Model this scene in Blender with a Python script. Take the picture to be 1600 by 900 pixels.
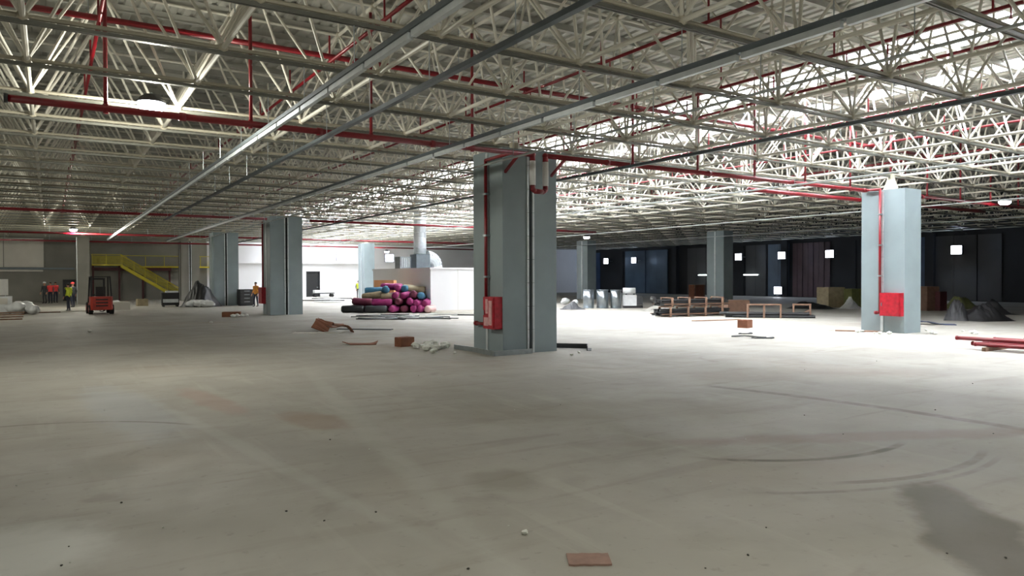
import bpy, bmesh, math, random
from mathutils import Vector, Matrix, noise
random.seed(7)
for o in list(bpy.data.objects): bpy.data.objects.remove(o)
SC = bpy.context.scene
COL = SC.collection

# ------------------------------------------------------------------ camera
FOC = 1129.0
CAMH = 2.0
YAW = math.radians(32.6); PITCH = math.atan(16.2/FOC); ROLL = -0.003
f0 = Vector((math.sin(YAW), math.cos(YAW), 0)); r0 = Vector((math.cos(YAW), -math.sin(YAW), 0))
fw = f0*math.cos(PITCH) - Vector((0, 0, math.sin(PITCH))); u0 = r0.cross(fw)
RT = r0*math.cos(ROLL) + u0*math.sin(ROLL); UP = u0*math.cos(ROLL) - r0*math.sin(ROLL)
cd = bpy.data.cameras.new('camera'); cam = bpy.data.objects.new('camera', cd); COL.objects.link(cam)
cd.sensor_width = 36; cd.lens = 36*FOC/1600; cd.clip_end = 500
m = Matrix((RT, UP, -fw)).transposed().to_4x4(); m.translation = (0, 0, CAMH); cam.matrix_world = m
SC.camera = cam
CP = Vector((0, 0, CAMH))
def ray(x, y): return fw + RT*((x-800)/FOC) - UP*((y-450)/FOC)
def G(x, y, z=0.0):                       # measured pixel -> point on the level z
    r = ray(x, y); return CP + r*((z-CAMH)/r.z)
def proj(p):
    v = Vector(p)-CP; d = v.dot(fw)
    if d < .3: return None
    return (800+FOC*v.dot(RT)/d, 450-FOC*v.dot(UP)/d, d)

# ------------------------------------------------------------------ world / exposure
SC.view_settings.view_transform = 'Standard'; SC.view_settings.look = 'None'
SC.view_settings.gamma = 1.0; SC.view_settings.use_curve_mapping = False
SC.view_settings.exposure = 0.1
w = bpy.data.worlds.new('sky'); SC.world = w; w.use_nodes = True
w.node_tree.nodes['Background'].inputs[0].default_value = (.75, .85, 1, 1)
w.node_tree.nodes['Background'].inputs[1].default_value = .6
SKY_PANEL = 54.0          # daylight seen through the rooflight sheets
LAMP_W = 360.0            # hall floodlights

# ------------------------------------------------------------------ materials
def lin(c): return tuple((v/255/12.92 if v/255 <= .04045 else ((v/255+.055)/1.055)**2.4) for v in c)
MATS = {}
def M(name, rgb=None, rough=.6, metal=0.0, var=.12, scale=3.0, bump=0.0, coat=0.0):
    if name in MATS: return MATS[name]
    mt = bpy.data.materials.new(name); mt.use_nodes = True; nt = mt.node_tree; n = nt.nodes; L = nt.links
    b = n['Principled BSDF']; b.inputs['Roughness'].default_value = rough; b.inputs['Metallic'].default_value = metal
    if coat: b.inputs['Coat Weight'].default_value = coat
    c = lin(rgb)
    tc = n.new('ShaderNodeTexCoord'); nz = n.new('ShaderNodeTexNoise'); nz.inputs['Scale'].default_value = scale
    nz.inputs['Detail'].default_value = 5; L.new(tc.outputs['Object'], nz.inputs['Vector'])
    rp = n.new('ShaderNodeValToRGB'); rp.color_ramp.elements[0].position = .3; rp.color_ramp.elements[1].position = .7
    rp.color_ramp.elements[0].color = (*[v*(1-var) for v in c], 1); rp.color_ramp.elements[1].color = (*[min(1, v*(1+var)) for v in c], 1)
    L.new(nz.outputs['Fac'], rp.inputs[0]); L.new(rp.outputs[0], b.inputs['Base Color'])
    if bump:
        bp = n.new('ShaderNodeBump'); bp.inputs['Strength'].default_value = bump; bp.inputs['Distance'].default_value = .02
        L.new(nz.outputs['Fac'], bp.inputs['Height']); L.new(bp.outputs[0], b.inputs['Normal'])
    MATS[name] = mt; return mt
def EM(name, rgb, strength):
    mt = bpy.data.materials.new(name); mt.use_nodes = True; nt = mt.node_tree
    e = nt.nodes.new('ShaderNodeEmission'); e.inputs[0].default_value = (*lin(rgb), 1); e.inputs[1].default_value = strength
    nt.links.new(e.outputs[0], nt.nodes['Material Output'].inputs[0]); MATS[name] = mt; return mt
M('cream', (210, 207, 195), .5, 0, .06, 2)
M('node', (176, 170, 152), .5, 0, .1, 6)
M('deck', (188, 188, 180), .55, 0, .08, .6)
M('purlin', (172, 172, 164), .5, 0, .1, 1)
M('railtube', (164, 159, 142), .5, 0, .1, 3)
M('rail', (104, 105, 97), .45, .4, .15, 3)
M('galv', (168, 176, 180), .3, .85, .12, 6)
M('galv_sheet', (160, 168, 174), .32, 1.0, .1, 4)
M('galv_light', (206, 212, 214), .4, .5, .08, 5)
M('darksteel', (92, 100, 104), .45, .5, .12, 4)
M('red', (122, 7, 23), .38, 0, .1, 4, 0, .2)
M('cabinet_red', (166, 22, 40), .4, 0, .3, 7)
M('film', (206, 160, 160), .35, 0, .25, 8)
M('columnpaint', (134, 147, 150), .55, 0, .07, 1.2)
M('concrete', (128, 126, 118), .85, 0, .16, .5, .1)
M('concrete_pale', (204, 200, 190), .85, 0, .1, .5)
M('white_wall', (226, 226, 228), .8, 0, .04, .4)
M('white', (232, 232, 230), .5, 0, .05, 4)
M('black', (26, 27, 29), .5, 0, .2, 5)
M('dark', (48, 50, 52), .6, 0, .2, 4)
M('rubber', (30, 30, 31), .8, 0, .15, 6)
M('yellow', (206, 190, 40), .5, 0, .08, 4)
M('yellow_mesh', (150, 140, 50), .6, 0, .1, 4)
M('maroon', (72, 26, 28), .6, 0, .15, 3)
M('timber', (126, 98, 80), .75, 0, .2, 5)
M('timber_dark', (104, 78, 62), .8, 0, .2, 5)
M('cardboard', (116, 72, 50), .85, 0, .18, 4)
M('cardboard_pale', (214, 160, 108), .8, 0, .1, 3)
M('tile_red', (134, 108, 96), .8, 0, .12, 14)
M('rubble', (206, 208, 200), .85, 0, .12, 10)
M('pebble', (52, 48, 44), .9, 0, .2, 10)
M('magenta', (134, 30, 92), .6, 0, .2, 5)
M('wine', (92, 24, 50), .65, 0, .2, 5)
M('teal', (44, 96, 122), .6, 0, .2, 5)
M('khaki', (142, 130, 104), .75, 0, .18, 5)
M('pinkish', (206, 172, 168), .7, 0, .12, 5)
M('forkred', (168, 54, 40), .45, 0, .15, 5)
M('skin', (186, 138, 112), .6, 0, .06, 6)
M('vest_red', (226, 64, 62), .7, 0, .08, 8)
M('vest_yellow', (206, 218, 60), .7, 0, .08, 8)
M('vest_orange', (214, 142, 54), .7, 0, .08, 8)
M('navy', (34, 38, 54), .8, 0, .15, 8)
M('greycloth', (84, 86, 90), .85, 0, .12, 8)
M('hair', (34, 28, 24), .8, 0, .2, 20)
M('tarp', (50, 50, 52), .55, 0, .3, 2, .3)
M('tarp_black', (26, 26, 28), .5, 0, .3, 2, .3)
M('tarp_blue', (52, 60, 86), .6, 0, .25, 3)
M('panel_navy', (50, 72, 104), .35, .1, .25, .5)
M('panel_grey', (72, 72, 74), .55, 0, .18, .4)
M('panel_slate', (74, 92, 110), .4, .1, .2, .5)
M('panel_plum', (84, 66, 70), .6, 0, .2, .6)
M('panel_black', (30, 31, 34), .7, 0, .2, .6)
M('olive', (104, 108, 62), .8, 0, .15, 4)
M('plastic_white', (214, 216, 216), .4, 0, .1, 4)
EM('rooflight', (244, 248, 255), SKY_PANEL)
EM('lamp_lens', (240, 244, 255), 40.0)
EM('lamp_lens_far', (236, 238, 255), 14.0)
EM('tube_glow', (226, 244, 240), 5.0)

# ------------------------------------------------------------------ geometry helpers
ORI = {}
class MB:
    def __init__(s): s.v = []; s.f = []
    def add(s, vs, fs):
        k = len(s.v); s.v += [Vector(p) for p in vs]; s.f += [tuple(i+k for i in q) for q in fs]; return s
    def box(s, a, b):
        x0, y0, z0 = a; x1, y1, z1 = b
        return s.add([(x0,y0,z0),(x1,y0,z0),(x1,y1,z0),(x0,y1,z0),(x0,y0,z1),(x1,y0,z1),(x1,y1,z1),(x0,y1,z1)],
                     [(3,2,1,0),(4,5,6,7),(0,1,5,4),(1,2,6,5),(2,3,7,6),(3,0,4,7)])
    def cbox(s, c, size, rot=None):
        hx, hy, hz = [q/2 for q in size]; c = Vector(c)
        pts = [Vector(p) for p in [(-hx,-hy,-hz),(hx,-hy,-hz),(hx,hy,-hz),(-hx,hy,-hz),(-hx,-hy,hz),(hx,-hy,hz),(hx,hy,hz),(-hx,hy,hz)]]
        if rot is not None: pts = [rot @ p for p in pts]
        return s.add([c+p for p in pts], [(3,2,1,0),(4,5,6,7),(0,1,5,4),(1,2,6,5),(2,3,7,6),(3,0,4,7)])
    def bar(s, a, b, wd, ht, up=(0, 0, 1)):
        a = Vector(a); b = Vector(b); d = (b-a).normalized(); sd = d.cross(Vector(up))
        if sd.length < 1e-4: sd = d.cross(Vector((0, 1, 0)))
        sd.normalize(); u = sd.cross(d)
        vs = [p+sd*i*wd/2+u*j*ht/2 for p in (a, b) for i, j in ((-1,-1),(1,-1),(1,1),(-1,1))]
        return s.add(vs, [(0,1,2,3),(7,6,5,4),(4,5,1,0),(5,6,2,1),(6,7,3,2),(7,4,0,3)])
    def tube(s, a, b, r, n=8, r2=None, caps=True):
        a = Vector(a); b = Vector(b); d = (b-a).normalized()
        sd = d.cross(Vector((0, 0, 1)))
        if sd.length < 1e-3: sd = Vector((1, 0, 0))
        sd.normalize(); u = sd.cross(d); r2 = r if r2 is None else r2
        vs = [p+(sd*math.cos(2*math.pi*i/n)+u*math.sin(2*math.pi*i/n))*q for p, q in ((a, r), (b, r2)) for i in range(n)]
        fs = [(i, (i+1) % n, n+(i+1) % n, n+i) for i in range(n)]
        if caps: fs += [tuple(range(n-1, -1, -1)), tuple(range(n, 2*n))]
        return s.add(vs, fs)
    def path(s, pts, r, n=8):
        for a, b in zip(pts, pts[1:]): s.tube(a, b, r, n)
        for p in pts[1:-1]: s.ball(p, r*1.02, 6, n)
        return s
    def ball(s, c, r, rings=6, n=8, sc=(1, 1, 1)):
        c = Vector(c); vs = [c+Vector((0, 0, r*sc[2]))]
        for i in range(1, rings):
            t = math.pi*i/rings
            for j in range(n):
                p = 2*math.pi*j/n
                vs.append(c+Vector((r*sc[0]*math.sin(t)*math.cos(p), r*sc[1]*math.sin(t)*math.sin(p), r*sc[2]*math.cos(t))))
        vs.append(c-Vector((0, 0, r*sc[2]))); fs = [(0, 1+j, 1+(j+1) % n) for j in range(n)]
        for i in range(rings-2):
            for j in range(n):
                a = 1+i*n; fs.append((a+j, a+n+j, a+n+(j+1) % n, a+(j+1) % n))
        a = 1+(rings-2)*n; fs += [(a+j, len(vs)-1, a+(j+1) % n) for j in range(n)]
        return s.add(vs, fs)
    def prism(s, poly, z0, z1):
        n = len(poly); vs = [(x, y, z0) for x, y in poly]+[(x, y, z1) for x, y in poly]
        return s.add(vs, [tuple(range(n-1, -1, -1)), tuple(range(n, 2*n))]+[(i, (i+1) % n, n+(i+1) % n, n+i) for i in range(n)])
    def lathe(s, c, prof, n=12):
        c = Vector(c); k = len(prof)
        vs = [c+Vector((r*math.cos(2*math.pi*j/n), r*math.sin(2*math.pi*j/n), z)) for r, z in prof for j in range(n)]
        fs = [(i*n+j, i*n+(j+1) % n, (i+1)*n+(j+1) % n, (i+1)*n+j) for i in range(k-1) for j in range(n)]
        fs += [tuple(range(n-1, -1, -1)), tuple(range((k-1)*n, k*n))]
        return s.add(vs, fs)
    def mesh(s, name, off=Vector((0, 0, 0)), smooth=False):
        me = bpy.data.meshes.new(name); me.from_pydata([tuple(p-off) for p in s.v], [], s.f); me.update()
        if smooth:
            for p in me.polygons: p.use_smooth = True
        return me
    def build(s, name, mat, parent=None, smooth=False):
        if parent is not None: off = ORI.get(parent.name, Vector((0, 0, 0)))
        else:
            xs = [p.x for p in s.v]; ys = [p.y for p in s.v]
            off = Vector(((min(xs)+max(xs))/2, (min(ys)+max(ys))/2, min(p.z for p in s.v)))
        o = link(name, s.mesh(name, off, smooth), mat, parent)
        if parent is None: o.location = off
        return o
def link(name, me, mat, parent=None, mtx=None):
    o = bpy.data.objects.new(name, me); COL.objects.link(o)
    if mat is not None and not me.materials: me.materials.append(MATS[mat] if isinstance(mat, str) else mat)
    if parent is not None: o.parent = parent
    if mtx is not None: o.matrix_local = mtx
    return o
def tag(o, label=None, cat=None, group=None, kind=None):
    if label: o['label'] = label
    if cat: o['category'] = cat
    if group: o['group'] = group
    if kind: o['kind'] = kind
    return o
def thing(name, label, cat, loc=(0, 0, 0), rz=None, group=None):
    """Empty at the thing's base. rz None: parts are given in world coordinates."""
    o = bpy.data.objects.new(name, None); COL.objects.link(o); o.location = loc; o.empty_display_size = .2
    if rz is None: ORI[o.name] = Vector(loc)
    else: o.rotation_euler.z = rz
    return tag(o, label, cat, group)
def along(a, b):
    a = Vector(a); b = Vector(b); d = b-a
    return Matrix.Translation(a) @ d.to_track_quat('Z', 'Y').to_matrix().to_4x4()

# ------------------------------------------------------------------ setting: floor and walls
X0, X1, Y0, Y1 = -30.0, 62.0, -24.0, 77.0
ROOF = 8.9
def floor_material():
    mt = bpy.data.materials.new('floor_concrete'); mt.use_nodes = True; nt = mt.node_tree; n = nt.nodes; L = nt.links
    b = n['Principled BSDF']; b.inputs['Roughness'].default_value = .62
    geo = n.new('ShaderNodeNewGeometry'); pos = geo.outputs['Position']
    def noise_(scale, detail=6, dist=0., vec=None, rough=.55):
        t = n.new('ShaderNodeTexNoise'); t.inputs['Scale'].default_value = scale; t.inputs['Detail'].default_value = detail
        t.inputs['Distortion'].default_value = dist; t.inputs['Roughness'].default_value = rough
        L.new(vec or pos, t.inputs['Vector']); return t.outputs['Fac']
    def ramp(fac, p0, p1, c0=0., c1=1.):
        r = n.new('ShaderNodeMapRange'); r.interpolation_type = 'SMOOTHSTEP'; L.new(fac, r.inputs[0])
        r.inputs[1].default_value = p0; r.inputs[2].default_value = p1; r.inputs[3].default_value = c0; r.inputs[4].default_value = c1
        return r.outputs[0]
    def math_(op, a, bb=None, c=None):
        t = n.new('ShaderNodeMath'); t.operation = op
        for i, q in enumerate((a, bb, c)):
            if q is None: continue
            if isinstance(q, (int, float)): t.inputs[i].default_value = q
            else: L.new(q, t.inputs[i])
        return t.outputs[0]
    def mix(fac, c1, c2, mode='MIX'):
        t = n.new('ShaderNodeMix'); t.data_type = 'RGBA'; t.blend_type = mode
        if isinstance(fac, (int, float)): t.inputs[0].default_value = fac
        else: L.new(fac, t.inputs[0])
        for i, c in ((6, c1), (7, c2)):
            if isinstance(c, tuple): t.inputs[i].default_value = (*c, 1)
            else: L.new(c, t.inputs[i])
        return t.outputs[2]
    base = mix(ramp(noise_(.35, 8, .6), .35, .68), lin((150, 147, 138)), lin((164, 161, 152)))
    base = mix(math_('MULTIPLY', ramp(noise_(1.7, 8, .3), .5, .72), .25), base, lin((130, 126, 113)))
    base = mix(math_('MULTIPLY', ramp(noise_(.16, 4), .52, .7), .45), base, lin((150, 138, 122)))
    base = mix(math_('MULTIPLY', ramp(noise_(.8, 7, 1.2), .6, .75), .22), base, lin((172, 174, 166)))
    base = mix(math_('MULTIPLY', ramp(noise_(9, 4), .6, .74), .34), base, lin((112, 108, 98)))
    mp = n.new('ShaderNodeMapping'); mp.inputs['Rotation'].default_value = (0, 0, .55); mp.inputs['Scale'].default_value = (.35, 2.6, 1); L.new(pos, mp.inputs[0])
    base = mix(math_('MULTIPLY', ramp(noise_(1.0, 6, .4, mp.outputs[0]), .54, .68), .32), base, lin((128, 122, 110)))
    mp2 = n.new('ShaderNodeMapping'); mp2.inputs['Rotation'].default_value = (0, 0, -.5); mp2.inputs['Scale'].default_value = (3.0, .3, 1); L.new(pos, mp2.inputs[0])
    base = mix(math_('MULTIPLY', ramp(noise_(1.0, 6, .3, mp2.outputs[0]), .56, .7), .26), base, lin((176, 174, 164)))
    base = mix(math_('MULTIPLY', ramp(noise_(.55, 5, 1.5), .62, .72), .4), base, lin((122, 114, 104)))
    sx = n.new('ShaderNodeSeparateXYZ'); L.new(pos, sx.inputs[0]); X, Y = sx.outputs[0], sx.outputs[1]
    wob = math_('MULTIPLY', math_('SUBTRACT', noise_(1.6, 5), .5), 1.3)
    def blob(cx, cy, rx, ry, ang, col, amt, soft=.35):
        nonlocal base
        dx = math_('SUBTRACT', X, cx); dy = math_('SUBTRACT', Y, cy); c, s = math.cos(ang), math.sin(ang)
        u = math_('DIVIDE', math_('ADD', math_('MULTIPLY', dx, c), math_('MULTIPLY', dy, s)), rx)
        v = math_('DIVIDE', math_('SUBTRACT', math_('MULTIPLY', dy, c), math_('MULTIPLY', dx, s)), ry)
        r = math_('ADD', math_('SQRT', math_('ADD', math_('MULTIPLY', u, u), math_('MULTIPLY', v, v))), wob)
        base = mix(math_('MULTIPLY', ramp(r, 1-soft, 1+soft, 1., 0.), amt), base, lin(col))
    def arc(cx, cy, R, wd, col, amt, side, ymax=99.):
        nonlocal base
        dx = math_('SUBTRACT', X, cx); dy = math_('SUBTRACT', Y, cy)
        r = math_('ABSOLUTE', math_('SUBTRACT', math_('SQRT', math_('ADD', math_('MULTIPLY', dx, dx), math_('MULTIPLY', dy, dy))), R))
        mask = math_('MULTIPLY', ramp(r, wd*.4, wd, 1., 0.), amt)
        a, bb, c0, c1 = side   # only where a*X+b*Y lies between c0 and c1
        q = math_('ADD', math_('MULTIPLY', X, a), math_('MULTIPLY', Y, bb))
        mask = math_('MULTIPLY', mask, math_('MULTIPLY', ramp(q, c0, c0+.5), ramp(q, c1-.6, c1, 1., 0.)))
        mask = math_('MULTIPLY', mask, ramp(Y, ymax-.3, ymax, 1., 0.))
        mask = math_('MULTIPLY', mask, ramp(noise_(3.1, 3), .3, .6, .35, 1.))
        base = mix(mask, base, lin(col))
    blob(6.0, 2.75, 1.5, .38, .75, (96, 92, 82), .8, .25)       # damp stain on the right
    blob(3.1, 10.0, .35, .8, .2, (140, 114, 92), .45)
    blob(2.2, 12.6, .25, 1.6, .1, (156, 120, 104), .35)
    blob(3.8, 6.05, .4, .35, 0, (118, 112, 98), .45)
    blob(-.2, 6.3, .5, .7, 0, (196, 198, 192), .6)
    blob(1.0, 12.5, .5, 2.6, .1, (160, 166, 172), .4)
    blob(3.6, 9.6, .16, 5.0, -.18, (180, 182, 172), .28, .5)     # pale dragged streaks
    blob(1.9, 9.0, .1, 4.0, .12, (176, 178, 170), .25, .5)
    blob(9.0, 5.0, 3.0, .25, -.45, (132, 118, 106), .55, .5)
    blob(7.2, 8.3, 3.2, .8, -.4, (124, 118, 102), .45, .5)
    arc(7.95, 7.16, 2.48, .07, (84, 80, 70), .8, (1, 0, 5.9, 8.8), 6.2)   # tyre arcs
    arc(7.85, 6.94, 3.11, .07, (92, 88, 76), .6, (1, 0, 6.2, 9.2), 5.0)
    arc(7.77, 7.63, 3.96, .05, (98, 92, 80), .45, (1, 0, 5.3, 9.0), 5.0)
    arc(-.85, 8.98, 2.99, .05, (96, 90, 78), .6, (0, 1, 10.5, 12.6))
    arc(-4.14, 5.26, 14.85, .16, (92, 84, 78), .6, (0, 1, 3.0, 9.5))
    L.new(base, b.inputs['Base Color'])
    L.new(ramp(noise_(.9, 5), .35, .7, .62, .78), b.inputs['Roughness'])
    b.inputs['Specular IOR Level'].default_value = .35
    bp = n.new('ShaderNodeBump'); bp.inputs['Strength'].default_value = .12; bp.inputs['Distance'].default_value = .02
    L.new(noise_(7, 8), bp.inputs['Height']); L.new(bp.outputs[0], b.inputs['Normal'])
    return mt
MATS['floor'] = floor_material()
fl = MB().box((X0-.3, Y0-.3, -.3), (X1+.3, Y1+.3, 0)).build('floor', 'floor')
tag(fl, 'stained grey concrete floor of the hall', 'floor', kind='structure')

def structure(o, label, cat): return tag(o, label, cat, kind='structure')
# back wall on the left of the picture: concrete, then white towards the middle
wb = thing('wall_back', 'far back wall of concrete and white panels behind yellow stair', 'wall', (16, Y1, 0)); structure(wb, wb['label'], 'wall')
mb = MB(); mb.box((X0, Y1, 0), (.98, Y1+.3, ROOF)); mb.box((2.0, Y1, 0), (13.2, Y1+.3, ROOF)); mb.box((.98, Y1, 1.95), (2.0, Y1+.3, ROOF)); mb.build('concrete_panel', 'concrete', wb)
mb = MB(); mb.box((13.2, Y1, 0), (23.1, Y1+.3, ROOF)); mb.box((24.6, Y1, 0), (X1, Y1+.3, ROOF)); mb.box((23.1, Y1, 2.74), (24.6, Y1+.3, ROOF)); mb.build('white_panel', 'white_wall', wb)
MB().box((-9, Y1-.16, 3.05), (-.44, Y1-.002, 5.62)).build('upper_panel', 'concrete_pale', wb)
MB().box((-12, Y1-.22, 2.86), (1.9, Y1-.002, 3.02)).build('ledge', 'darksteel', wb)
MB().box((-12, Y1-.2, 2.66), (-.5, Y1-.002, 2.82)).build('ledge', 'concrete_pale', wb)
MB().box((13.4, Y1-.3, 3.55), (36, Y1-.002, 3.8)).build('ledge', 'white_wall', wb)
for x in (-6.2, -3.4): MB().box((x, Y1-.19, 3.05), (x+.05, Y1-.162, 5.6)).build('panel_joint', 'concrete', wb)
for k, (x0, x1, h) in enumerate(((.98, 2.0, 1.95), (23.1, 24.6, 2.74))):
    d = thing('door_%d' % (k+1), ['dark doorway in the concrete wall beside the workers', 'dark open doorway in the white back wall'][k], 'door', ((x0+x1)/2, Y1, 0)); structure(d, d['label'], 'door')
    MB().box((x0+.02, Y1+.2, 0.001), (x1-.02, Y1+.28, h-.02)).build('leaf', 'black', d)
    mb = MB(); mb.box((x0, Y1-.04, 0), (x0+.08, Y1+.2, h)); mb.box((x1-.08, Y1-.04, 0), (x1, Y1+.2, h)); mb.box((x0+.08, Y1-.04, h-.08), (x1-.08, Y1+.2, h)); mb.build('frame', 'dark', d)
    MB().box((x1-.3, Y1+.16, 1.0), (x1-.14, Y1+.2, 1.04)).build('handle', 'galv', d)
# right wall of dark sheets
wr = thing('wall_right', 'dark far wall of tall sheet panels on the right', 'wall', (X1, 26, 0)); structure(wr, wr['label'], 'wall')
MB().box((X1, Y0, 0), (X1+.3, Y1, ROOF)).build('backing', 'panel_black', wr)
for ya, yb, mt, n in ((83, 78.3, 'panel_navy', 1), (77, 75, 'panel_navy', 1), (74.7, 70.4, 'panel_black', 2), (70, 62.4, 'panel_slate', 4), (59.3, 55, 'panel_grey', 3), (54.6, 51.2, 'panel_black', 2), (51, 48.4, 'panel_grey', 2), (48.2, 45.7, 'panel_slate', 2), (45.3, 41.2, 'panel_plum', 7), (40.8, 38.6, 'panel_black', 1), (38, 33.4, 'panel_grey', 2), (33, 32.2, 'panel_navy', 1), (31.9, 26.6, 'panel_grey', 3), (26, 20, 'panel_black', 2), (19.5, 8, 'panel_grey', 4)):
    if yb > 77: continue
    for i in range(n):
        a = ya+(yb-ya)*i/n; c = ya+(yb-ya)*(i+1)/n
        MB().box((X1-.1-.05*(i % 2), c+.03, .05), (X1-.002, a-.03, 5.3)).build('sheet_panel', mt, wr)
for y in (76.5, 61, 46, 31.9, 19.8):
    MB().box((X1-.5, y-.35, 0), (X1-.16, y+.35, 5.6)).build('wall_pier', 'panel_black', wr)
wl = MB().box((X0-.3, Y0, 0), (X0, Y1, ROOF)).build('wall_left', 'concrete'); structure(wl, 'plain concrete side wall of the hall', 'wall')
wf = MB().box((X0, Y0-.3, 0), (X1, Y0, ROOF)).build('wall_front', 'concrete'); structure(wf, 'plain concrete end wall of the hall', 'wall')

# ------------------------------------------------------------------ ceiling: deck, purlins, rooflights
STRIPS = [(20.9, 23.0), (25.8, 27.0)]
CURB = 1.0  # deep curb shaped to narrow the daylight spread on the floor
ce = thing('ceiling', 'ribbed pale metal roof deck above the space frame', 'ceiling', (16, 26, ROOF)); structure(ce, ce['label'], 'ceiling')
def deck(xa, xb):
    mb = MB(); x = xa; prof = []
    while x < xb-1e-6:
        for dx, dz in ((0, 0), (.17, 0), (.2, .06), (.3, .06)):
            if x+dx < xb: prof.append((x+dx, ROOF+dz))
        x += .333
    prof.append((xb, ROOF)); n = len(prof)
    vs = [(p, Y0-.3, z) for p, z in prof]+[(p, Y1+.3, z) for p, z in prof]
    vs += [(p, Y0-.3, z+.12) for p, z in prof]+[(p, Y1+.3, z+.12) for p, z in prof]
    mb.add(vs, [(i, n+i, n+i+1, i+1) for i in range(n-1)]+[(2*n+i, 2*n+i+1, 3*n+i+1, 3*n+i) for i in range(n-1)])
    mb.build('deck_sheet', 'deck', ce)
edge = X0-.3
for a, b in STRIPS: deck(edge, a); edge = b
deck(edge, X1+.3)
for a, b in STRIPS:
    y = -2.0
    me = None
    while y < 76:
        if me is None:
            mb = MB().box((-(b-a)/2, 0, 0), ((b-a)/2, 2.3, .05)); me = mb.mesh('rooflight_panel')
        link('rooflight_panel', me, 'rooflight', ce, Matrix.Translation(Vector(((a+b)/2, y, ROOF+CURB))-ORI[ce.name]))
        y += 2.4
    mb = MB()
    y = -2.1
    while y < 77: mb.box((a, y, ROOF+CURB-.06), (b, y+.1, ROOF+CURB+.1)); y += 2.4
    mb.build('rooflight_bars', 'purlin', ce)
    for xa_, xb_ in ((a-.06, a), (b, b+.06)): MB().box((xa_, -2.1, ROOF-.03), (xb_, 77, ROOF+CURB+.06)).build('rooflight_cutoff_curb', 'white_wall', ce)
    for ya_, yb_ in ((-2.2, -2.1), (77, 77.1)): MB().box((a, ya_, ROOF), (b, yb_, ROOF+CURB+.06)).build('rooflight_cutoff_curb', 'white_wall', ce)
    MB().box((a, Y0-.3, ROOF), (b, -2.2, ROOF+.12)).build('deck_sheet', 'deck', ce)
MX, MY, NX0, NY0 = 2.667, 2.4, -.287, .3
LZ, UZ = 5.7, 8.3
pm = MB(); pm.box((X0, -.03, 0), (X1, .03, .2)); pm.box((X0, .03, .18), (X1, .1, .2)); pm.box((X0, -.1, 0), (X1, -.03, .02)); pme = pm.mesh('purlin')
y = NY0+MY/2-MY*4
while y < Y1-.5:
    link('purlin', pme, 'purlin', ce, Matrix.Translation(Vector((0, y, ROOF-.205))-ORI[ce.name])); y += MY/2

# ------------------------------------------------------------------ space frame
sf = thing('space_frame', 'cream tubular space frame spanning the whole hall under the roof', 'roof truss', (16, 26, LZ))
NI = range(-4, 24); NJ = range(-2, 32)
def LN(i, j): return Vector((NX0+MX*i, NY0+MY*j, LZ))
def UN(i, j): return Vector((NX0+MX*(i+.5), NY0+MY*(j+.5), UZ))
chords, braces, nodes = [], [], []
for i in NI:
    for j in NJ:
        a = LN(i, j); nodes.append(a)
        if i+1 in NI: chords.append((a, LN(i+1, j), 3))
        if j+1 in NJ: chords.append((a, LN(i, j+1), 1))
        if i+1 in NI and j+1 in NJ:
            u = UN(i, j); nodes.append(u)
            for di in (0, 1):
                for dj in (0, 1): braces.append((LN(i+di, j+dj), u, 2))
            if i+2 in NI: chords.append((u, UN(i+1, j), 0))
            if j+2 in NJ: chords.append((u, UN(i, j+1), 1))
def seen(p):
    q = proj(p); return q is not None and -30 < q[0] < 1630 and -30 < q[1] < 900
def key(p): return (p-CP).length
def split(items, mid):
    vis = [t for t in items if seen(mid(t))]
    vis.sort(key=lambda t: key(mid(t))); top = vis[:298]; ids = set(id(t) for t in top)
    return top, [t for t in items if id(t) not in ids]
RAD = {3: .036, 0: .034, 1: .042, 2: .03}
tm = {}
for kd, ln in ((3, MX), (0, MX), (1, MY), (2, (UN(0, 0)-LN(0, 0)).length)):
    tm[kd] = MB().tube((0, 0, 0), (0, 0, ln), RAD[kd], 8).mesh('tube', smooth=False)
for nm, items in (('chord_tube', chords), ('brace_tube', braces)):
    top, rest = split(items, lambda t: (t[0]+t[1])/2)
    for a, b, kd in top: link(nm, tm[kd], 'railtube' if kd == 3 else 'cream', sf, along(a-ORI[sf.name], b-ORI[sf.name]))
    for low in ((True, False) if nm == 'chord_tube' else (False,)):
        mb = MB()
        for a, b, kd in rest:
            if (kd == 3) == low: mb.tube(a, b, RAD[kd], 5 if key((a+b)/2) > 30 else 6, caps=False)
        tag(mb.build(nm+'s_far', 'railtube' if low else 'cream', sf), kind='stuff')
top, rest = split([(p,) for p in nodes], lambda t: t[0])
nme = MB().ball((0, 0, 0), .085, 6, 8).mesh('node_joint', smooth=True)
for (p,) in top: link('node_joint', nme, 'node', sf, Matrix.Translation(p-ORI[sf.name]))
mb = MB()
for (p,) in rest: mb.ball(p, .085, 4, 5)
tag(mb.build('node_joints_far', 'node', sf), kind='stuff')
rm = MB(); xa, xb = NX0+MX*NI[0], NX0+MX*NI[-1]
rm.box((xa, -.04, 0), (xb, -.012, .055)); rm.box((xa, .012, 0), (xb, .04, .055)); rm.box((xa, -.012, .035), (xb, .012, .055)); rme = rm.mesh('rail')
for j in NJ: link('rail', rme, 'rail', sf, Matrix.Translation(Vector((0, NY0+MY*j, LZ-.11))-ORI[sf.name]))
pmb = MB().tube((0, 0, 0), (0, 0, ROOF-.2-UZ), .03, 5).mesh('purlin_post')
pc = MB()
for i in NI:
    for j in NJ:
        if i+1 in NI and j+1 in NJ: pc.tube(UN(i, j), UN(i, j)+Vector((0, 0, ROOF-.2-UZ)), .03, 4, caps=False)
tag(pc.build('purlin_posts', 'cream', sf), kind='stuff')

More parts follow.
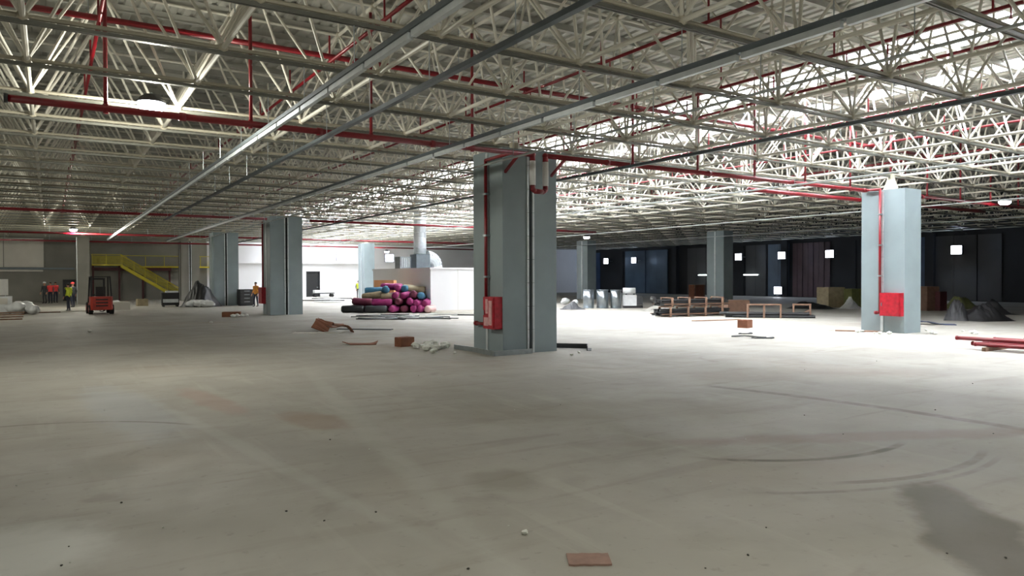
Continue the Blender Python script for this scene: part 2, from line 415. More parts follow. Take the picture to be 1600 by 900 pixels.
# ------------------------------------------------------------------ columns
def column(x0, x1, y0, y1, top, label, joint=False, group='painted concrete columns', mat='columnpaint'):
    t = thing('column', label, 'column', ((x0+x1)/2, (y0+y1)/2, 0), None, group)
    if joint:
        xm = x0+(x1-x0)*.5; g = .085
        MB().box((x0, y0, 0), (xm-g, y1, top)).build('shaft', mat, t)
        MB().box((xm+g, y0, 0), (x1, y1, top)).build('shaft', mat, t)
        MB().box((xm-g, y0+.18, 0), (xm+g, y1-.18, top)).build('joint_filler', 'black', t)
        for sx in (-1, 1):
            z = 0.0
            while z < top-.25:
                e = min(z+.62, top-.05)
                MB().box((xm+sx*(g+.0)-.03, y0-.03, z+.006), (xm+sx*(g+.0)+.03, y0+.03, e-.006)).build('joint_strip', 'galv_light', t); z += .62
    else:
        MB().box((x0, y0, 0), (x1, y1, top)).build('shaft', mat, t)
    ym = (y0+y1)/2
    z = 0.0
    while z < top-.25:      # cable duct on the side face
        e = min(z+.9, top-.05); MB().box((x0-.035, ym-.05, z+.005), (x0+.001, ym+.05, e-.005)).build('duct_cover', 'galv_light', t); z += .9
    cx, cy = (x0+x1)/2, (y0+y1)/2
    MB().lathe((cx, cy, top), [(.32, 0), (.32, .04), (.26, .05), (.13, LZ-top-.2), (.13, LZ-top-.02)], 12).build('bearing', 'node', t)
    return t
column(9.9, 11.62, 15.92, 17.45, 5.38, 'grey central column split by a dark joint, nearest the camera', True)
column(25.2, 26.25, 13.9, 15.5, 5.1, 'pale lit column on the right with a red hose cabinet')
column(10.05, 11.8, 40.0, 41.6, 5.38, 'grey split column left of the central one, further back', True)
column(10.05, 11.8, 56.1, 57.7, 5.38, 'dark split column just right of the black tarpaulin heap', True)
column(10.05, 11.6, 71.5, 73.0, 5.38, 'dim split column standing right of the yellow stair', True, mat='concrete')
column(1.85, 2.7, 67.0, 68.2, 5.38, 'dim concrete column behind the forklift', mat='concrete')
column(25.6, 26.65, 66.5, 68.1, 5.38, 'pale slender column behind the roll pile')
column(41.3, 42.3, 51.8, 53.4, 5.38, 'dark column left of the far wall lamps')
column(41.3, 42.3, 36.0, 37.6, 5.38, 'dark column behind the stacked pipe bundles')
column(57.3, 58.3, 15.9, 17.5, 5.38, 'dark column by the far wall at the right edge')

# ------------------------------------------------------------------ red pipework
def pipe_thing(name, label, cat, loc, group=None): return thing(name, label, cat, loc, None, group)
ZP, YP = 5.14, 15.3
t = pipe_thing('sprinkler_main', 'thick red sprinkler main crossing in front of the central column', 'pipe', (12, YP, ZP))
MB().tube((-.6, YP, ZP), (10.42, YP, ZP), .066, 12).build('pipe', 'red', t, True)
MB().tube((10.82, YP, ZP), (40, YP, ZP), .066, 12).build('pipe', 'red', t, True)
MB().tube((-.64, YP, ZP), (-.58, YP, ZP), .085, 12).build('end_cap', 'dark', t, True)
for x in (10.42, 10.82):
    MB().tube((x, YP, ZP), (x, YP, 4.98), .07, 10).ball((x, YP, ZP), .08, 8, 10).build('elbow', 'red', t, True)
    MB().tube((x, YP, 4.98), (x, YP, 4.36), .078, 12).build('flexible_hose', 'white', t, True)
MB().path([(10.42, YP, 4.37), (10.42, YP, 4.26), (10.5, YP, 4.21), (10.74, YP, 4.21), (10.82, YP, 4.26), (10.82, YP, 4.37)], .066, 10).build('return_bend', 'red', t, True)
for x in (2.2, 4.9, 7.6, 12.9, 16.9, 20.9, 25.0, 29, 33): MB().tube((x-.06, YP, ZP), (x+.06, YP, ZP), .082, 12).build('coupling', 'red', t, True)
for k in range(15):
    x = .9+2.585*k
    if abs(x-10.6) < 1.2: continue
    MB().tube((x, YP, ZP+.06), (x, YP, 7.9), .036, 8).build('drop_pipe', 'red', t, True)
    MB().tube((x, YP, ZP-.085), (x, YP, ZP+.085), .05, 8).build('hanger_clamp', 'red', t, True)
for x in (9.98, 11.45): # brackets on the column
    MB().bar((x, YP, ZP-.05), (x, 15.93, ZP-.4), .06, .06).build('bracket', 'red', t)
t = pipe_thing('sprinkler_main', 'red upper pipe running high above the lower sprinkler main', 'pipe', (12, 16, 7.0))
MB().tube((-6, 16.0, 7.0), (36, 16.0, 7.0), .06, 10).build('pipe', 'red', t, True)
for k in range(15): MB().tube((-2+2.667*k, 16, 7.04), (-2+2.667*k, 16, 8.25), .012, 5).build('hanger_rod', 'galv', t)
t = pipe_thing('sprinkler_pipe', 'short red pipe passing behind the right column', 'pipe', (29, 17.3, 5.14))
MB().tube((21.2, 17.3, 5.14), (38.4, 17.3, 5.14), .075, 12).build('pipe', 'red', t, True)
MB().tube((21.14, 17.3, 5.14), (21.24, 17.3, 5.14), .09, 12).build('end_cap', 'red', t, True)
for x in (22.5, 28, 33, 37): MB().tube((x, 17.3, 5.2), (x, 17.3, 5.66), .015, 6).build('hanger_rod', 'galv', t)
names = ['leftmost', 'second', 'third', 'fourth', 'fifth', 'sixth', 'seventh', 'eighth', 'ninth']
for k, x in enumerate((.84, 5.4, 10.7, 14.7, 16.8, 21.3, 25.8, 30.5, 35)):
    t = pipe_thing('sprinkler_branch', 'thin red branch pipe high in the truss, %s of nine from the left' % names[k] if k else 'thin red branch pipe high in the truss, leftmost of nine', 'pipe', (x, 30, 6.9), 'red branch pipes in the space frame')
    MB().tube((x, -6, 6.9), (x, 74, 6.9), .038, 8).build('pipe', 'red', t, True); bp_ = COL.objects[-1]
    sp = MB().tube((0, 0, 0), (0, 0, -.22), .016, 6).tube((0, 0, -.22), (0, 0, -.24), .035, 6).mesh('sprinkler_head')
    rd = MB().tube((0, 0, 0), (0, 0, .6), .022, 5).mesh('stub_pipe')
    for j in range(1, 22):
        y = 3.0+3.2*j
        if y > 74: break
        link('sprinkler_head', sp, 'red', bp_, Matrix.Translation(Vector((x, y, 6.9))-ORI[t.name]))
        link('stub_pipe', rd, 'red', bp_, Matrix.Translation(Vector((x, y+.3, 6.9))-ORI[t.name]))
for y, lab in ((39.2, 'red cross pipe above the second split column'), (58.3, 'red cross pipe near the back wall, the nearer one'), (70.3, 'red cross pipe hanging closest to the back wall')):
    t = pipe_thing('sprinkler_main', lab, 'pipe', (14, y, 5.14))
    MB().tube((-8, y, 5.14), (9.7 if y < 40 else 40, y, 5.14), .07, 8).build('pipe', 'red', t, True)
    if y < 40: MB().tube((12, y, 5.14), (32, y, 5.14), .07, 8).build('pipe', 'red', t, True)
    for k in range(12): MB().tube((-6+3*k if y > 40 or not 9 < -6+3*k < 12 else 8, y, 5.2), (-6+3*k if y > 40 or not 9 < -6+3*k < 12 else 8, y, 5.7), .015, 5).build('hanger_rod', 'galv', t)

# risers with hose cabinets on two columns
def riser(X, Yr, ytop, yc0, yc1, zc0, zc1, label, label2, stub, film=True):
    t = pipe_thing('riser_pipe', label, 'pipe', (X-.1, Yr, zc1))
    MB().path([(X-.1, YP, ZP), (X-.1, Yr, ZP-.02), (X-.1, Yr, zc0+.1)] if ytop else [(X-.1, Yr, 4.95), (X-.1, Yr, zc0+.1)], .045, 10).build('pipe', 'red', t, True)
    for z in (2.0, 3.1, 4.2): MB().box((X-.15, Yr-.07, z), (X-.001, Yr+.07, z+.05)).build('pipe_clamp', 'galv', t)
    MB().tube((X-.1, Yr, zc0+.1), (X-.1, Yr+stub, zc0+.1), .045, 10).tube((X-.1, Yr+stub-.02, zc0+.1), (X-.1, Yr+stub+.08, zc0+.1), .065, 10).build('valve', 'red', t, True)
    c = pipe_thing('hose_cabinet', label2, 'fire cabinet', (X-.14, (yc0+yc1)/2, zc0), 'red fire hose cabinets')
    MB().box((X-.24, yc0, zc0), (X-.002, yc1, zc1)).build('body', 'cabinet_red', c)
    dr = MB().box((X-.262, yc0+.03, zc0+.03), (X-.241, yc1-.03, zc1-.03)).build('door', 'cabinet_red', c); ORI[dr.name] = ORI[c.name]
    if film:
        for a, b, z0, z1 in ((.1, .26, .1, .74), (.3, .42, .4, .78), (.28, .5, .08, .3)): MB().box((X-.266, yc0+a, zc0+z0), (X-.2625, yc0+b, zc0+z1)).build('protective_film', 'film', dr)
    MB().box((X-.285, yc1-.1, (zc0+zc1)/2-.06), (X-.263, yc1-.07, (zc0+zc1)/2+.06)).build('handle', 'galv', dr)
    return c
riser(9.9, 16.61, True, 15.95, 16.52, .66, 1.5, 'red riser pipe on the left side of the central column', 'red hose cabinet with torn film on the central column', .5)
riser(25.2, 14.74, True, 13.93, 14.66, .6, 1.42, 'red riser pipe down the right pale column', 'bright red hose cabinet on the right pale column', .1, False)
t = pipe_thing('riser_pipe', 'red riser with cabinet on the second split column', 'pipe', (9.95, 40.9, 0))
MB().tube((9.95, 41.2, .9), (9.95, 41.2, 5.14), .05, 8).build('pipe', 'red', t, True)
MB().box((9.8, 40.9, .6), (10.04, 41.6, 1.5)).build('cabinet', 'cabinet_red', t)

# ------------------------------------------------------------------ cable trays and trunking
def run(label, x, z, ya, yb, kind, name='cable_tray'):
    t = thing(name, label, 'cable tray', (x, (ya+yb)/2, z), None)
    if kind == 'trunk':
        mb = MB(); mb.box((x-.06, ya, z+.05), (x+.06, yb, z+.06)); mb.box((x-.06, ya, z+.06), (x-.05, yb, z+.12)); mb.box((x+.05, ya, z+.06), (x+.06, yb, z+.12)); mb.build('tray', 'darksteel', t)
        y = ya; me = MB().box((-.035, 0, -.03), (.035, 1.42, .049)).mesh('trunking_segment')
        while y+1.45 < yb: link('trunking_segment', me, 'galv_light', t, Matrix.Translation(Vector((x, y, z))-ORI[t.name])); y += 1.5
    elif kind == 'channel':
        mb = MB(); mb.box((x-.045, ya, z), (x+.045, yb, z+.012)); mb.box((x-.045, ya, z+.012), (x-.033, yb, z+.07)); mb.box((x+.033, ya, z+.012), (x+.045, yb, z+.07)); mb.build('channel', 'darksteel', t)
    else:
        MB().tube((x, ya, z), (x, yb, z), .026, 8).build('conduit', 'galv_light', t)
    y = NY0+MY*(-2)
    rodl = MB().tube((0, 0, 0), (0, 0, LZ-.11-z-.06), .008, 5).mesh('hanger_rod')
    while y < yb-.1:
        if y > ya: link('hanger_rod', rodl, 'galv', t, Matrix.Translation(Vector((x, y, z+.06))-ORI[t.name]))
        y += MY
    return t
run('galvanised cable trunking running to the back left, leftmost of the runs', 3.68, 4.9, -4, 62, 'trunk')
run('dark steel cable channel between the two lit trunking runs', 4.86, 4.9, -4, 40, 'channel')
run('wide galvanised trunking passing left above the central column', 7.72, 4.9, -4, 62, 'trunk')
run('thin galvanised conduit passing close by the central column', 9.45, 4.9, 3, 62, 'conduit', 'conduit')
run('dark steel cable channel beyond the central column, under the rooflights', 13.2, 4.95, 2, 66, 'channel')
run('thin conduit under the rooflights by the right column', 20.2, 4.95, 2, 66, 'conduit', 'conduit')
run('thin conduit in the dark bay behind the right column', 31.0, 4.95, 2, 66, 'conduit', 'conduit')
run('thin conduit in the dark bay furthest right', 41.0, 4.95, 6, 70, 'conduit', 'conduit')

# ------------------------------------------------------------------ floodlights
def flood(p, label, power=LAMP_W, beam=None, lens='lamp_lens', size=.5, wall=None, reach=.9, hang=LZ-.06):
    p = Vector(p); t = thing('floodlight', label, 'lamp', p, None, 'hall floodlights')
    s = size/2
    if wall is None:
        MB().lathe(p, [(s*.5, .16), (s*.7, .12), (s*.95, .05), (s, 0.0)], 14).build('housing', 'dark', t)
        MB().lathe(p, [(s*.3, -s*.62), (s*.7, -s*.52), (s*.9, -s*.28), (s*.93, -.002)], 14).build('lens', lens, t, True)
        MB().tube(p+Vector((0, 0, .16)), (p.x, p.y, hang), .012, 6).build('stem', 'galv', t)
    else:   # box lamp on a bracket facing into the hall
        n = Vector(wall)
        MB().bar(p+n*.12, p+n*.16, size, size*.85).build('lens', lens, t)
        MB().bar(p-n*.12, p+n*.1195, size*1.06, size*.92).build('lamp_box', 'dark', t)
        MB().bar(p-n*.12, p-n*reach, .05, .05).build('bracket', 'galv', t)
    if power > 0:
        ld = bpy.data.lights.new('flood', 'SPOT' if beam else 'POINT'); ld.energy = power; ld.shadow_soft_size = .15; ld.color = (1, .975, .84)
        lo = bpy.data.objects.new('flood_light', ld); COL.objects.link(lo); lo.parent = t
        if beam: ld.spot_size = beam; ld.spot_blend = .5
        if wall is None: lo.location = (0, 0, -s*.62-.2)
        else:
            lo.location = Vector(wall)*.35; ld.color = (.6, .76, 1)
    return t
l1 = flood((1.78, 16.4, 5.58), 'glaring round floodlight just above the red main, on the left', 640, size=.56, hang=5.8)
MB().bar((1.78, 16.4, 5.78), (1.78, 17.12, 5.78), .04, .03).bar((1.78, 17.1, 5.78), (1.78, 17.1, 5.6), .03, .03).build('arm', 'galv', l1)
flood((1.39, 57.9, 5.4), 'small floodlight far back on the left, above the forklift', 800)
flood((29.35, 69.9, 4.75), 'hanging floodlight near the white back wall', 300)
flood((34.6, 43.5, 5.1), 'hanging floodlight just right of the central column', 20)
flood((34.4, 14.7, 5.2), 'hanging floodlight at the right edge of the picture', 20)
for k, (x, y, lab) in enumerate(((1.8, -4.5, 'behind the camera, left'), (9.0, -4.5, 'behind the camera, right'), (-10, 17.1, 'beyond the left edge'), (-10, 36.3, 'beyond the left edge, far'), (-5, 43.5, 'just beyond the left edge, added out of view to light the floor halfway back'), (-10, -4.5, 'behind the camera, far left'), (-9, 67.5, 'beyond the left edge, added out of view to light the back wall'), (2.1, 2.7, 'overhead in front of the camera'))):  # halfway and back-wall lamps added out of view to light the left side
    flood((x, y, 5.36), 'hall floodlight %s' % lab, 1150 if y < 0 else 420 if x < 2 else 330, 2.45 if y < 0 else None)
for y, lab in ((72.4, 'leftmost wall lamp on the dark right wall'), (67.1, 'second wall lamp on the dark right wall'), (51.0, 'wall lamp just right of the dark column'), (45.7, 'wall lamp above the bright work light'), (40.5, 'wall lamp beside the plum curtain panels'), (29.4, 'wall lamp to the right of the pale column')):
    flood((60.9, y, 4.1), lab, 110, None, 'lamp_lens_far', .78, (-1, 0, 0), .95 if y != 45.7 else .6)
for x, z, lab in ((26.6, 4.35, 'wall lamp on the white back wall, left one'), (32.2, 4.25, 'wall lamp on the white back wall, right one')):
    flood((x, 76.05, z), lab, 60, None, 'lamp_lens_far', .95, (0, -1, 0), .95)
for ya, yb, lab in ((57.3, 55.2, 'glowing tube light on the far wall, left one'), (51.0, 49.2, 'glowing tube light on the far wall, right one')):
    t = thing('tube_light', lab, 'lamp', (61.6, (ya+yb)/2, 2.2), None, 'tube lights on the far wall')
    MB().tube((61.6, ya, 2.22), (61.6, yb, 2.22), .06, 8).build('tube', 'tube_glow', t)
    MB().box((61.66, yb, 2.16), (61.84, ya, 2.3)).build('batten', 'white', t)
t = thing('work_light', 'bright square work light on the floor by the far wall', 'lamp', (61.0, 46.2, 0), None)
MB().box((60.9, 45.75, .25), (61.05, 46.7, 1.05)).build('housing', 'dark', t)
MB().box((60.87, 45.8, .3), (60.899, 46.65, 1.0)).build('lens', 'lamp_lens_far', t)
MB().bar((61, 45.85, .25), (61.2, 45.7, 0), .04, .04).bar((61, 46.6, .25), (61.2, 46.8, 0), .04, .04).bar((60.95, 46.2, .25), (60.6, 46.2, 0), .04, .04).build('stand', 'dark', t)
#@@OBJECTS@@
# ------------------------------------------------------------------ plant room with ductwork
t = thing('plant_room', 'low white boxy room behind the colourful roll pile', 'room', (22.3, 42.3, 0), None)
xa, xb, ya, yb, hz = 18.61, 26.0, 37.87, 46.7, 2.5
MB().box((xa, ya, 0), (xb, ya+.15, hz)).build('wall_panel', 'white_wall', t)
MB().box((xa, ya+.15, 0), (xa+.15, yb, hz)).build('wall_panel', 'white_wall', t)
MB().box((xb-.15, ya+.15, 0), (xb, yb, hz)).build('wall_panel', 'white_wall', t)
MB().box((xa+.15, yb-.15, 0), (xb-.15, yb, hz)).build('wall_panel', 'white_wall', t)
MB().box((xa-.06, ya-.06, hz), (xb+.06, yb+.06, hz+.1)).build('roof_slab', 'white_wall', t)
MB().box((xa-.03, ya-.03, 0), (xb, ya-.001, .1)).build('skirting', 'concrete_pale', t)
for x in (20.4, 22.3, 24.2): MB().box((x-.012, ya-.006, .1), (x+.012, ya-.0005, hz)).build('panel_joint', 'concrete_pale', t)
t = thing('exhaust_duct', 'galvanised spiral duct rising from the white room roof', 'duct', (20.1, 41.8, hz+.1), None)
MB().tube((19.95, 42.1, 3.5), (19.95, 42.1, 7.1), .4, 20).build('riser', 'galv_light', t, True)
rg = MB().lathe((0, 0, 0), [(.4, 0), (.42, .01), (.42, .03), (.4, .04)], 20).mesh('rib')
for k in range(11): link('rib', rg, 'galv_light', t, Matrix.Translation(Vector((19.95, 42.1, 3.55+.33*k))-ORI[t.name]))
MB().cbox((19.95, 42.1, 3.05), (.95, .95, .9)).build('fan_box', 'darksteel', t)
mb = MB(); pts = [Vector((20.45+.62*math.sin(a), 42.05, 2.72+.62*math.cos(a))) for a in [i*math.pi/2/8 for i in range(9)]]
for a, b in zip(pts, pts[1:]): mb.tube(a, b, .4-.1*0, 16)
mb.build('elbow', 'galv_light', t)
MB().lathe((21.07, 42.05, hz+.1), [(.42, 0), (.42, .06), (.4, .1), (.4, .2)], 16).build('collar', 'galv_light', t)
t = thing('air_handling_unit', 'small bluish metal unit beside the spiral duct', 'ventilation unit', (19.25, 42.3, hz+.1), None)
MB().cbox((18.95, 42.5, 2.97), (.75, .8, .74)).build('casing', 'galv', t)
for k in range(4): MB().box((18.68+.15*k, 42.07, 2.68), (18.75+.15*k, 42.099, 3.26)).build('louvre', 'galv_light', t)

# ------------------------------------------------------------------ yellow stair at the back
t = thing('steel_stair', 'yellow railed steel stair and walkway on the back wall', 'stair', (6.5, 75, 0), None)
MB().box((3.2, 74.6, 3.2), (5.6, 76.0, 3.32)).build('landing', 'yellow', t)
MB().box((5.6, 75.8, 3.05), (14.2, 76.9, 3.18)).build('walkway', 'yellow', t)
for yy in (74.6, 75.7):
    MB().bar((5.5, yy, 3.2), (10.3, yy, .12), .06, .24).build('stringer', 'yellow', t)
    MB().bar((5.5, yy, 4.2), (10.3, yy, 1.12), .05, .05).build('handrail', 'yellow', t)
    MB().bar((5.5, yy, 3.7), (10.3, yy, .62), .03, .03).build('mid_rail', 'yellow', t)
    for k in range(6):
        x = 5.6+.92*k; z = 3.2-(x-5.5)*.642; MB().bar((x, yy, z), (x, yy, z+1.0), .04, .04).build('baluster', 'yellow', t)
for k in range(17):
    x = 5.62+.28*k; MB().box((x, 74.64, 3.12-.18*k), (x+.27, 75.66, 3.15-.18*k)).build('tread', 'darksteel', t)
MB().bar((3.2, 74.6, 4.2), (5.5, 74.6, 4.2), .05, .05).build('handrail', 'yellow', t)
MB().bar((3.2, 74.6, 4.2), (3.2, 76, 4.2), .05, .05).build('handrail', 'yellow', t)
MB().bar((5.6, 75.85, 4.15), (14.2, 75.85, 4.15), .05, .05).build('handrail', 'yellow', t)
for x, y, z in [(3.2, 74.6, 3.3), (4.3, 74.6, 3.3), (5.5, 74.6, 3.3)]+[(6+1.6*k, 75.85, 3.17) for k in range(6)]: MB().bar((x, y, z), (x, y, z+.9), .045, .045).build('baluster', 'yellow', t)
MB().box((3.24, 74.62, 3.36), (5.46, 74.635, 4.1)).build('infill_panel', 'yellow_mesh', t)
mb = MB(); v = [(5.6, 74.585, 3.36), (10.2, 74.585, .42), (10.2, 74.585, 1.02), (5.6, 74.585, 3.98)]
mb.add(v+[(x, y+.012, z) for x, y, z in v], [(0,1,2,3),(7,6,5,4),(0,4,5,1),(2,6,7,3),(1,5,6,2),(0,3,7,4)]); mb.build('infill_panel', 'yellow_mesh', t)
for x in (3.3, 5.4): MB().box((x-.08, 75.6, 0), (x+.08, 75.76, 3.2)).build('post', 'maroon', t)
MB().box((3.2, 75.78, 2.75), (9.8, 75.95, 3.04)).build('support_beam', 'maroon', t)
for x in (7.4, 9.7, 12.2): MB().box((x-.08, 76.2, 0), (x+.08, 76.36, 3.05)).build('post', 'maroon', t)
t = thing('guard_rail', 'yellow guard rail section at the foot of the stair', 'railing', (11.0, 74.4, 0), None)
for z in (.5, 1.0, 1.5): MB().bar((10.55, 74.4, z), (11.9, 74.4, z), .045, .045).build('rail', 'yellow', t)
for x in (10.55, 11.9): MB().bar((x, 74.4, 0), (x, 74.4, 1.55), .05, .05).build('post', 'yellow', t)

# ------------------------------------------------------------------ forklift
def forklift(p, rz):
    t = thing('forklift', 'orange red forklift truck parked before the dim column', 'forklift', p, rz)
    b = MB().prism([(-.55, -1.0), (-.45, -1.12), (.45, -1.12), (.55, -1.0), (.58, -.5), (-.58, -.5)], .25, 1.0); b.build('counterweight', 'forkred', t); cw = COL.objects[-1]
    for z in (.45, .62, .8): MB().box((-.3, -1.128, z), (.3, -1.1205, z+.07)).build('grille_slot', 'black', cw)
    MB().prism([(-.55, -.49), (.55, -.49), (.55, .8), (-.55, .8)], .28, .62).build('chassis', 'forkred', t)
    MB().prism([(-.45, -.49), (.45, -.49), (.42, -.05), (-.42, -.05)], .63, .95).build('engine_hood', 'dark', t)
    MB().cbox((0, -.2, 1.03), (.5, .5, .12)).build('seat', 'black', t); MB().cbox((0, -.47, 1.3), (.48, .12, .5)).build('seat_back', 'black', t)
    mb = MB()
    for sx in (-1, 1):
        mb.bar((sx*.5, -.85, 1.0), (sx*.46, -.55, 2.12), .07, .07); mb.bar((sx*.5, .75, .62), (sx*.46, .35, 2.12), .07, .07); mb.bar((sx*.46, -.58, 2.12), (sx*.46, .4, 2.12), .07, .06)
    for k in range(6): mb.bar((-.46, -.55+.18*k, 2.12), (.46, -.55+.18*k, 2.12), .05, .04)
    mb.build('overhead_guard', 'black', t)
    for sx in (-1, 1):
        MB().bar((sx*.32, .98, .1), (sx*.32, .98, 2.05), .1, .12).build('mast_rail', 'black', t)
        MB().box((sx*.25-.06, 1.06, .06), (sx*.25+.06, 2.1, .1)).build('fork', 'dark', t)
        for y, r in ((-.72, .27), (.6, .33)):
            wh = MB().tube((sx*.42, y, r), (sx*.62, y, r), r, 18).build('wheel', 'rubber', t); MB().tube((sx*.621, y, r), (sx*.63, y, r), r*.5, 12).build('hub', 'forkred', wh)
    for z in (.35, 1.0, 1.95): MB().box((-.3, .94, z), (.3, 1.0, z+.1)).build('mast_crossbar', 'black', t)
    MB().box((-.42, 1.02, .15), (.42, 1.06, .6)).build('carriage', 'black', t)
    MB().tube((0, .62, .62), (0, .35, 1.15), .03, 8).build('steering_column', 'black', t)
    MB().lathe((0, .33, 1.16), [(.17, 0), (.19, .015), (.17, .03)], 14).build('steering_wheel', 'black', t)
p = G(156, 490); forklift((p.x, p.y, 0), .05)

# ------------------------------------------------------------------ people
def person(px, py, label, top, legs, vest=None, helmet=None, rz=0., stride=0., bend=0., H=1.74):
    p = G(px, py); t = thing('person', label, 'person', (p.x, p.y, 0), rz)
    V, E, Rr = [], [], []
    def v(co, r, par=None):
        V.append(Vector(co)); Rr.append(r); i = len(V)-1
        if par is not None: E.append((par, i))
        return i
    sb = math.sin(bend); cb = math.cos(bend)
    def T(x, y, z):  # torso bend about the hips
        dz = z-.95; return (x, y*cb+dz*sb, .95+dz*cb-y*sb)
    pel = v((0, 0, .95), (.155, .11)); sp = v(T(0, 0, 1.15), (.14, .1), pel); ch = v(T(0, 0, 1.34), (.165, .115), sp); nb = v(T(0, .0, 1.46), (.07, .07), ch)
    nk = v(T(0, .01, 1.52), (.052, .055), nb); hd = v(T(0, .03, 1.58), (.072, .085), nk); h2 = v(T(0, .02, 1.66), (.076, .095), hd); v(T(0, .015, 1.72), (.055, .07), h2)
    for s in (-1, 1):
        sh = v(T(s*.18, 0, 1.41), (.062, .062), ch); el = v(T(s*.245, -.03, 1.13), (.045, .045), sh)
        wr = v(T(s*.25, .1+.06*s*stride, .91), (.03, .03), el); pa = v(T(s*.25, .14+.06*s*stride, .83), (.034, .02), wr)
        for k in range(4): f1 = v(T(s*.25+(k-1.5)*.021, .165+.06*s*stride, .785-.004*abs(k-1)), (.0095, .0095), pa); v(T(s*.25+(k-1.5)*.02, .17+.06*s*stride, .745-.006*abs(k-1)), (.008, .008), f1)
        th = v(T(s*.21, .16+.06*s*stride, .83), (.011, .011), pa); v(T(s*.2, .18+.06*s*stride, .795), (.009, .009), th)
        st = s*stride; hp = v((s*.09, 0, .9), (.095, .1), pel); kn = v((s*.1, .22*st+.03, .5), (.065, .068), hp); an = v((s*.1, .3*st-.02, .09), (.043, .045), kn)
        he = v((s*.1, .3*st-.04, .045), (.04, .04), an); v((s*.11, .3*st+.15, .035), (.042, .03), he)
    me = bpy.data.meshes.new('body'); me.from_pydata([tuple(q*H/1.74) for q in V], E, [])
    o = bpy.data.objects.new('body', me); COL.objects.link(o)
    md = o.modifiers.new('skin', 'SKIN'); md.use_smooth_shade = True
    for d, r in zip(me.skin_vertices[0].data, Rr): d.radius = r
    me.skin_vertices[0].data[0].use_root = True
    ss = o.modifiers.new('sub', 'SUBSURF'); ss.levels = 1; ss.render_levels = 1
    dg = bpy.context.evaluated_depsgraph_get(); ev = o.evaluated_get(dg); bm_ = bpy.data.meshes.new_from_object(ev)
    bpy.data.objects.remove(o)
    for mname in (top, legs, 'skin', 'black'): bm_.materials.append(MATS[mname])
    torso = []
    zmin = min(q.co.z for q in bm_.vertices)
    for q in bm_.vertices: q.co.z -= zmin
    for f in bm_.polygons:
        c = f.center; f.use_smooth = True
        dz = c.z/H*1.74
        hand = abs(c.x) > .19 and dz < .93-.0 and dz > .7
        f.material_index = 3 if dz < .12 else 2 if (hand or (Vector(c)-Vector(T(0, 0, 1.6))).length < .17) else (1 if dz < .96 else 0)
        if abs(c.x) < .21 and .93 < dz and (Vector(c)-Vector(T(0, 0, 1.64))).length > .19: torso.append(f.index)
    body = bpy.data.objects.new('body', bm_); COL.objects.link(body); body.parent = t
    if vest:
        vb = bmesh.new(); vb.from_mesh(bm_); vb.faces.ensure_lookup_table(); keep = set(torso)
        bmesh.ops.delete(vb, geom=[f for f in vb.faces if f.index not in keep], context='FACES')
        vb.normal_update()
        for q in vb.verts: q.co += q.normal*.018
        vm = bpy.data.meshes.new('vest'); vb.to_mesh(vm); vb.free(); vm.materials.clear(); vm.materials.append(MATS[vest])
        for f in vm.polygons: f.material_index = 0
        vo = bpy.data.objects.new('vest', vm); COL.objects.link(vo); vo.parent = t
    hc = Vector(T(0, .02, 1.63))*H/1.74; fy = Vector((0, cb, -sb))
    MB().ball(hc+fy*.1+Vector((0, 0, -.02)), .014, 5, 6, (1, 1.4, 1.6)).build('nose', 'skin', body)
    for s in (-1, 1):
        MB().ball(hc+Vector((s*.078, 0, -.02)), .022, 5, 6, (.5, 1, 1.5)).build('ear', 'skin', body)
        MB().ball(hc+fy*.086+Vector((s*.03, 0, .01)), .01, 4, 6).build('eye', 'black', body)
    MB().bar(hc+fy*.093+Vector((-.022, 0, -.062)), hc+fy*.093+Vector((.022, 0, -.062)), .008, .008).build('mouth', 'maroon', body)
    if helmet:
        MB().lathe(hc+Vector((0, 0, .035)), [(.135, 0), (.135, .012), (.108, .02), (.105, .06), (.08, .1), (.03, .122), (.001, .125)], 14).build('helmet', helmet, t, True)
    else: MB().ball(hc+Vector((0, -.015, .035)), .094, 7, 10, (.95, 1.05, .9)).build('hair', 'hair', t, True)
    return t
person(70, 474, 'person in dark clothes with a pale helmet by the concrete wall', 'dark', 'dark', None, 'plastic_white', 2.6)
person(79, 474, 'person in a red vest beside the dark clothed worker', 'greycloth', 'navy', 'vest_red', None, 2.8)
person(87, 473, 'person in a red vest, right one of the pair by the wall', 'greycloth', 'navy', 'vest_red', None, 3.4)
person(107, 486, 'person in a yellow vest walking by the forklift', 'dark', 'navy', 'vest_yellow', None, .6, .8)
person(114, 480, 'person with a red helmet behind the yellow vest worker', 'dark', 'navy', None, 'vest_red', .4, .3)
person(400, 479, 'person in an orange top standing between two split columns', 'vest_orange', 'navy', 'vest_orange', None, 2.2, .2)
person(560, 466, 'person in a bright yellow vest behind the roll pile', 'dark', 'dark', 'vest_yellow', None, 3.0)

# ------------------------------------------------------------------ pile of rolls
def roll_mesh(seed, L=1.25, r=.225):
    mb = MB(); rnd = random.Random(seed); n = 12; prof = [(-.5, .3), (-.495, .72), (-.44, .96), (-.2, 1.0), (0, .95), (.22, 1.0), (.44, .96), (.495, .72), (.5, .3)]
    ph = rnd.random()*6; vs = []
    for u, q in prof:
        for j in range(n):
            a = 2*math.pi*j/n; k = r*q*(1+.07*math.sin(3*a+ph+u*5)+.04*rnd.uniform(-1, 1))
            vs.append((u*L, k*math.cos(a), k*math.sin(a)*.93))
    fs = [(i*n+j, i*n+(j+1) % n, (i+1)*n+(j+1) % n, (i+1)*n+j) for i in range(len(prof)-1) for j in range(n)]
    fs += [tuple(range(n-1, -1, -1)), tuple(range((len(prof)-1)*n, len(prof)*n))]
    mb.add(vs, fs); return mb
A = G(532, 489); e = (G(664, 489)-A).normalized(); nn = Vector((-e.y, e.x, 0));
